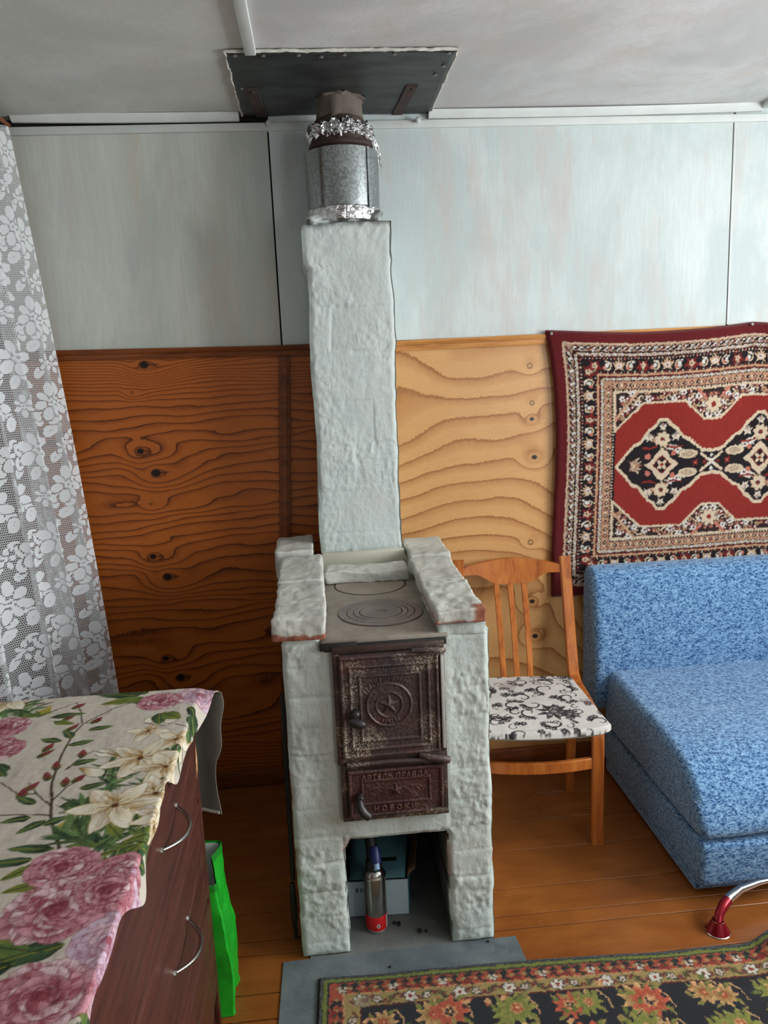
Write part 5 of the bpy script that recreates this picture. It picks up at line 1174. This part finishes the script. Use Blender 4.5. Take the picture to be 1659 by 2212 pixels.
for x, y, a in [(-.488, 1.163, 2.6), (-.447, 1.147, .4), (-.481, 1.123, 3.3), (-.456, 1.113, 3.9), (-.517, 1.379, 2.8), (-.499, 1.361, .3), (-.471, 1.285, .3), (-.478, 1.42, .2), (-.50, 1.39, 2.2), (-.456, 1.10, .5), (-.43, 1.20, .3), (-.42, 1.535, -.3)]: leaf(x, y, a, .046, .019)
for x, y, a, l in [(-.597, 1.502, 2.9, .06), (-.575, 1.49, .15, .07), (-.56, 1.47, -.4, .05), (-.417, 1.034, 3.0, .07), (-.405, 1.034, .1, .06), (-.44, 1.012, 3.2, .07), (-.42, 1.003, 3.7, .06), (-.40, .96, 3.4, .06)]: leaf(x, y, a, l, .022, l > .065)
# lilies and their green
fern(-.388, 1.271, .05); fern(-.38, 1.208, .05); fern(-.401, 1.149, .06); fern(-.377, 1.07, .075); fern(-.345, 1.055, .07); fern(-.29, 1.31, .05); fern(-.30, 1.20, .06); fern(-.68, 1.55, .07); fern(-.64, 1.535, .05); fern(-.30, 1.25, .05)
for k in range(34): leaf(-.305+rc.uniform(-.035, .035), 1.03+rc.uniform(-.09, .05), rc.uniform(0, 6.3), rc.uniform(.03, .06), .018, rc.random() < .5)
for x, y, r, q in ((-.300, 1.350, .050, .9), (-.36, 1.395, .045, 1.4)): lily(x, y, r, q, 4)
lily(-.69, 1.592, .065, .2); lily(-.352, 1.290, .072, .3); lily(-.300, 1.250, .060, 1.2); lily(-.300, 1.165, .062, 2.0); lily(-.358, 1.138, .075, .1); lily(-.275, 1.10, .05, 2.6)
for x, y, a in ((-.44, 1.33, -.5), (-.404, 1.242, 2.6), (-.372, 1.43, 1.0), (-.325, 1.42, 1.6), (-.278, 1.356, 1.2)): x_, y_ = xy(x, y); cw.petal(x_, y_, a, .055, .024, CR, GLD, .3, LGM); stem([(x, y), (x+.04, y-.02)], .003)
# roses, with leaves under them
for x, y, a, l, d in [(-.415, 1.568, 2.9, .10, 1), (-.40, 1.552, 3.3, .09, 0), (-.40, 1.576, 2.5, .07, 1), (-.30, 1.49, -.9, .09, 1), (-.285, 1.455, -1.3, .07, 1), (-.354, 1.47, -1.4, .05, 1), (-.345, 1.47, -.7, .05, 0), (-.358, .85, 2.6, .09, 1), (-.34, .835, 3.4, .11, 1), (-.38, .832, 2.9, .10, 0), (-.39, .812, 3.5, .10, 1), (-.323, .80, 1.2, .07, 0), (-.29, .757, -.8, .10, 1), (-.275, .74, -1.6, .09, 1), (-.28, .72, 1.9, .08, 0), (-.343, .965, 2.9, .08, 1), (-.36, .955, 3.5, .08, 1), (-.574, 1.286, 2.9, .06, 1), (-.30, .99, .6, .06, 1), (-.30, .90, -1.2, .07, 1), (-.62, 1.31, -.8, .07, 1), (-.55, .85, 2, .09, 1), (-.5, .80, 2.8, .09, 0)]: leaf(x, y, a, l, .034, bool(d))
rose(-.286, 1.553, .050, True); rose(-.364, 1.530, .048); rose(-.655, 1.458, .052); rose(-.63, 1.365, .052); rose(-.392, .990, .050); rose(-.305, .965, .048); rose(-.297, .925, .056, True); rose(-.372, .902, .068); rose(-.315, .93, .050); rose(-.284, .835, .050, True); rose(-.270, .785, .042, True); rose(-.345, .757, .062); rose(-.47, .78, .06); rose(-.62, .80, .06); rose(-.70, 1.05, .06); rose(-.60, 1.0, .05, True)
nuv, nvv = 280, 560
Uc, Vc = np.meshgrid(np.linspace(0, UT+UH, nuv), np.linspace(0, VT+VH, nvv))
hem = .034+.016*np.sin(Vc*19+.9)+.010*np.sin(Vc*41)-.006*sst(.45, .52, Vc)*sst(.60, .53, Vc)*2
hem = np.where(Vc > VT-.14, np.maximum(hem, .040), hem)
ov = np.clip(Uc-UT, 0, None)*(hem/UH)          # distance past the front edge
bend = sst(0, .16, VT-Vc)                       # the corner sticks out flat, further along the cloth hangs
ang_ = bend*math.radians(78)+math.radians(4)
rad = .010; lx = np.where(ov > 0, ov*np.cos(ang_*sst(0, .016, ov)), 0); lz = np.where(ov > 0, -ov*np.sin(ang_*sst(0, .016, ov)), 0)
dn_ = np.clip(Vc-VT, 0, None); k = sst(0, .018, dn_)
xc = CX0+np.minimum(Uc, UT)+lx+.006*np.sin(Vc*26)*sst(.01, .05, ov)-.018*sst(.02, .28, dn_)*sst(UT-.08, UT, Uc)
yc = CY0+np.minimum(Vc, VT)+.014*k+.006*np.sin(Uc*40)*sst(.02, .25, dn_)-.0*dn_+.05*(CX0+.30-(CX0+Uc))*0
yc = yc+np.where(Vc <= VT, -.02*sst(UT-.02, UT+.05, Uc)*sst(.12, 0, VT-Vc), -.02*sst(UT-.02, UT+.05, Uc))
zc_ = DZ+.0035+lz-dn_*np.where(dn_ > .018, 1, .7)+.0008*fbm(Uc*30, Vc*30, 0, 6, 3)+.0012*np.abs(fbm(Uc*5, Vc*5, 0, 9, 2))
P = np.stack([xc, yc, zc_], -1)
ci = np.clip((Vc/cw.res).astype(int), 0, cw.ny-1); cj = np.clip(((np.minimum(Uc, UT)+np.where(ov > 0, ov*1.0, 0))/cw.res).astype(int), 0, cw.nx-1)
n = N('printed_linen'); c = n.attr('Col'); uv = n.tc('UV'); wv1 = n.noise(n.mp(uv, (520, 30, 1)), 1, 2); wv2 = n.noise(n.mp(uv, (30, 520, 1)), 1, 2); wv = n.mth('ADD', wv1, wv2)
sl = n.noise(n.mp(uv, (25, 260, 1)), 1, 3); c = n.mix(n.ramp(wv, [(.75, .22), (1.05, 0.)]), c, s(130, 116, 104))
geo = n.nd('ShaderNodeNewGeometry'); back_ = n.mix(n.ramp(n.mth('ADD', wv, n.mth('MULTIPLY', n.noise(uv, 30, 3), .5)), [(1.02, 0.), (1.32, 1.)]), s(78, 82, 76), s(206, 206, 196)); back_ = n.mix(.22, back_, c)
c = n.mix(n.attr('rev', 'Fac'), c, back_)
M_CLOTH = n.end(c, .9, 0, n.bump(n.mth('ADD', wv, sl), .35, .0012), .15)
front_uv = np.stack([Uc, Vc], -1)
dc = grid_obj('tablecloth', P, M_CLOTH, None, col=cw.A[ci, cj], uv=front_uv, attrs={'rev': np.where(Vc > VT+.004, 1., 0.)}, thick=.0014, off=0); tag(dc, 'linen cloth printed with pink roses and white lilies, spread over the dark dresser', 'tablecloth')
b = B(); hp = P[-1]; b.tube(hp[::6]+np.array([0, 0, .004]), .0042, 8); b.build('hem', plain('linen_hem', s(190, 184, 170), .9, 0, .12, 60, .4), dc)

# green carrier bag standing in the gap beyond the dresser
bg = thing('shopping_bag', 'bright green plastic carrier bag standing open beside the dresser', 'bag', (-.34, 1.61, 0))
n = N('green_plastic'); v = n.tc(); f = n.noise(v, 9, 4, .6, .8); M_BAG = n.end(n.mix(n.ramp(f, [(.35, 0.), (.68, 1.)]), s(16, 150, 28), s(30, 176, 42)), .34, 0, n.bump(n.noise(v, 14, 3, .5, 1.2), .35, .01), .5)
def bag_ring(z, ins=0):
    t = z/.385; xr_ = -.272+.010*math.sin(t*5)*.5-.012*t-ins; xl = -.47+ins; yf = 1.556+.004*math.sin(t*8)+ins; yb = 1.672-.012*t-ins; ym = (yf+yb)/2+.012
    px = xr_-.020*(1-.3*t)+(.004*math.sin(t*11))
    pts = [(xl, yf), (-.40, yf-.004), (-.33, yf-.002), (xr_-.004, yf), (xr_, yf+.006), (xr_-.004, (yf+ym)/2), (px, ym), (xr_-.003, (yb+ym)/2), (xr_+.001, yb-.005), (xr_-.006, yb), (-.36, yb+.004), (-.42, yb), (xl, yb), (xl+.015, (yf+yb)/2)]
    p = np.array(pts); n_ = len(p); out = []
    for i in range(n_):
        a, c_ = p[i], p[(i+1) % n_]
        for q in range(5): out.append(a+(c_-a)*q/5)
    p = np.array(out); return p
def bag_wall(ins, z0_, z1_, nz):
    rows = []
    for z in np.linspace(z0_, z1_, nz):
        p = bag_ring(z, ins); topz = z+(0 if z < z1_-1e-6 else 0)-.045*sst(.25, .385, z)*sst(1.66, 1.56, p[:, 1])
        w = .004*fbm(p[:, 0]*22, p[:, 1]*22, z*16, 6, 3)*(1 if z > .01 else .2); rows.append(np.c_[p[:, 0]+w, p[:, 1]-w*.5, topz])
    return np.array(rows)
b = B(); b.grid(bag_wall(0, .002, .385, 34), wu=True); b.prism([tuple(p) for p in bag_ring(0, .002)[::5]], 'z', .001, .004); o = b.build('shell', M_BAG, bg, angle=28)
b = B(); b.grid(bag_wall(.0035, .01, .383, 24), wu=True); b.build('lining', plain('white_lining', s(206, 212, 204), .5, 0, .05, 20, .2), bg)
b = B(); r_ = bag_wall(-.0012, .365, .3855, 3); b.grid(r_, wu=True); b.build('top_band', plain('dark_green_band', s(18, 128, 30), .4, 0, .08, 20, .1), bg)

# ------------------------------------------------------------------ lace curtain on the left
CYa, CYb, CZ0, CZ1 = 1.30, 2.515, .24, 2.212
ns, nz_ = 440, 660
S_ = np.linspace(0, 1, ns); Zv = np.linspace(CZ0, CZ1, nz_); SS, ZZ = np.meshgrid(S_, Zv)
tz = (CZ1-ZZ)/(CZ1-CZ0)
ph = 2*np.pi*(SS*6.0+.10*np.sin(SS*9+tz*1.1)+.06*tz*np.sin(SS*21))
ampf = (.022+.030*tz)*(1+.4*np.sin(SS*17+1))
fl_ = sst(1.52, 2.0, CYa+(CYb-CYa)*SS)
xc = -.866+.022*tz+(.120*tz+.012*np.sin(tz*3))*fl_+ampf*(.5+.5*fl_)*np.sin(ph)+.006*np.sin(ph*2+1)*tz*fl_
yc = CYa+(CYb-CYa)*SS+.036*(.45+.55*tz)*np.cos(ph+.5)*sst(1., .93, SS)-.03*sst(.3, 0, tz)*SS*0-.0*tz
zc_ = ZZ-.010*np.abs(np.sin(ph*.5))*sst(.06, 0, tz)
P = np.stack([xc, yc, zc_], -1)
arc_ = np.r_[0, np.cumsum(np.linalg.norm(np.diff(P[nz_//2], axis=0), axis=1))]
LU = arc_[-1]; TW, TH = .150, .195
lp = Pic(TW, TH, .0013, (0., 0., 0.))
rl = random.Random(4); ONE = (1., 1., 1.)
def lflower(x, y, r, n, a):
    for dx in (-TW, 0, TW):
        for dy in (-TH, 0, TH):
            for k in range(n):
                q = a+6.283*k/n; ln = r*(1+.15*math.sin(k*2.1)); lp.ell(x+dx+.66*ln*math.cos(q), y+dy+.66*ln*math.sin(q), ln*.36+.0024, ln*.25+.0024, (0, 0, 0), q); lp.ell(x+dx+.66*ln*math.cos(q), y+dy+.66*ln*math.sin(q), ln*.36, ln*.25, ONE, q)
                lp.line([(x+dx+.45*ln*math.cos(q), y+dy+.45*ln*math.sin(q)), (x+dx+.8*ln*math.cos(q), y+dy+.8*ln*math.sin(q))], .0022, (.55,)*3)
            for k in range(5): q = a+.6+1.257*k; lp.ell(x+dx+.17*r*math.cos(q), y+dy+.17*r*math.sin(q), r*.11, r*.09, ONE)
            lp.ell(x+dx, y+dy, r*.06, r*.06, (0, 0, 0))
def lleaf(x, y, a, l, w):
    for dx in (-TW, 0, TW):
        for dy in (-TH, 0, TH): lp.ell(x+dx+.5*l*math.cos(a), y+dy+.5*l*math.sin(a), l*.5+.0024, w*.5+.0024, (0, 0, 0), a); lp.ell(x+dx+.5*l*math.cos(a), y+dy+.5*l*math.sin(a), l*.5, w*.5, ONE, a); lp.line([(x+dx+.3*l*math.cos(a), y+dy+.3*l*math.sin(a)), (x+dx+.7*l*math.cos(a), y+dy+.7*l*math.sin(a))], .002, (.35,)*3)
for x, y, a, l, w in ((.085, .075, .5, .040, .024), (.082, .095, 1.6, .038, .022), (.065, .118, .3, .034, .020), (.010, .105, 2.0, .036, .022), (.020, .185, 1.0, .032, .020), (.080, .185, 2.4, .030, .018), (.145, .095, 1.2, .034, .022), (.092, .012, .8, .034, .020), (.068, .160, 4.4, .026, .016), (.005, .02, 4.0, .03, .018), (.098, .118, 2.6, .03, .02), (.058, .006, 2.2, .028, .018), (.148, .012, 1.4, .03, .02), (.075, .130, 5.2, .024, .016), (.005, .075, 3.6, .026, .018), (.10, .105, .2, .028, .018), (.15, .07, 5., .03, .02), (.055, .18, 5.4, .028, .016)): lleaf(x, y, a, l, w)
lflower(.045, .055, .043, 7, .2); lflower(.118, .150, .040, 7, .7); lflower(.125, .045, .020, 5, .1); lflower(.035, .148, .022, 6, .5)
uu = np.broadcast_to(arc_[None, :], SS.shape); mk = lp.A[((ZZ/1.25 % TH)/lp.res).astype(int) % lp.ny, ((uu/1.25 % TW)/lp.res).astype(int) % lp.nx, 0]
n = N('white_lace'); mask_ = n.attr('mask', 'Fac'); uv = n.tc('UV')
x = n.xyz(n.mp(uv, (1/.0050, 1/.0058, 1)))
row = n.mth('FLOOR', x['Y']); ox = n.mth('ADD', x['X'], n.mth('MULTIPLY', n.mth('MODULO', row, 2.), .5)); fx = n.mth('SUBTRACT', n.mth('FRACT', ox), .5); fy = n.mth('SUBTRACT', n.mth('FRACT', x['Y']), .5)
rr = n.mth('SQRT', n.mth('ADD', n.mth('MULTIPLY', fx, fx), n.mth('MULTIPLY', fy, fy)))
net = n.ramp(rr, [(.33, .10), (.44, .90)])
thr = n.ramp(mask_, [(.40, 0.), (.60, 1.)]); dens_ = n.noise(n.mp(uv, (700, 90, 1)), 1, 2)
alpha = n.mth('MAXIMUM', net, n.mth('MULTIPLY', thr, n.ramp(dens_, [(.2, .90), (.6, .99)])), clamp=True)
colr = n.mix(thr, s(214, 216, 216), s(240, 242, 244))
df = n.nd('ShaderNodeBsdfDiffuse'); n.put(df.inputs['Color'], colr); tl = n.nd('ShaderNodeBsdfTranslucent'); n.put(tl.inputs['Color'], colr)
m1 = n.nd('ShaderNodeMixShader'); m1.inputs[0].default_value = .25; n.put(m1.inputs[1], df.outputs[0]); n.put(m1.inputs[2], tl.outputs[0])
tr = n.nd('ShaderNodeBsdfTransparent'); m2 = n.nd('ShaderNodeMixShader'); n.put(m2.inputs[0], alpha); n.put(m2.inputs[1], tr.outputs[0]); n.put(m2.inputs[2], m1.outputs[0]); n.put(n.o.inputs['Surface'], m2.outputs[0])
cu_ = grid_obj('lace_curtain', P, n.m, None, uv=np.stack([uu, ZZ], -1), attrs={'mask': mk}); tag(cu_, 'white floral lace curtain hanging in folds down the left wall', 'curtain')
b = B(); b.tube([(-.87, y, 2.222) for y in np.linspace(1.0, 2.54, 8)], .006, 10)
tag(b.build('curtain_rod', M_RAILD), 'thin rod under the ceiling carrying the lace curtain', 'curtain rod')
# clothes hanging behind the lace
def garment(nm, y0, y1, z0, z1, mat, seed, lab):
    Yg, Zg = np.meshgrid(np.linspace(y0, y1, 40), np.linspace(z0, z1, 50)); t = (Yg-y0)/(y1-y0)
    xg = -.925+.016*np.sin(Yg*46+seed)+.010*fbm(Yg*9, Zg*5, 0, seed, 2); top = sst(z1, z1-.16, Zg); Yn = (y0+y1)/2+(Yg-(y0+y1)/2)*(.25+.75*top)
    o = grid_obj(nm, np.stack([xg, Yn, Zg], -1), mat, None, thick=.012); tag(o, lab, 'clothes', 'clothes hanging behind the lace curtain')
garment('hanging_garment', 1.93, 2.12, .30, 1.42, plain('rose_red_cloth', s(150, 52, 62), .95, 0, .2, 9, .3), 3, 'rose red garment dimly seen through the lace, between two dark garments')
garment('hanging_garment', 2.15, 2.32, .28, 1.30, plain('dark_green_cloth', s(40, 62, 52), .95, 0, .3, 9, .3), 6, 'dark green garment dimly seen through the lace, right of the red one')
garment('hanging_garment', 1.68, 1.90, .30, 1.36, plain('dark_grey_cloth', s(44, 44, 48), .95, 0, .3, 9, .3), 8, 'dark grey garment dimly seen through the lace at the left edge')
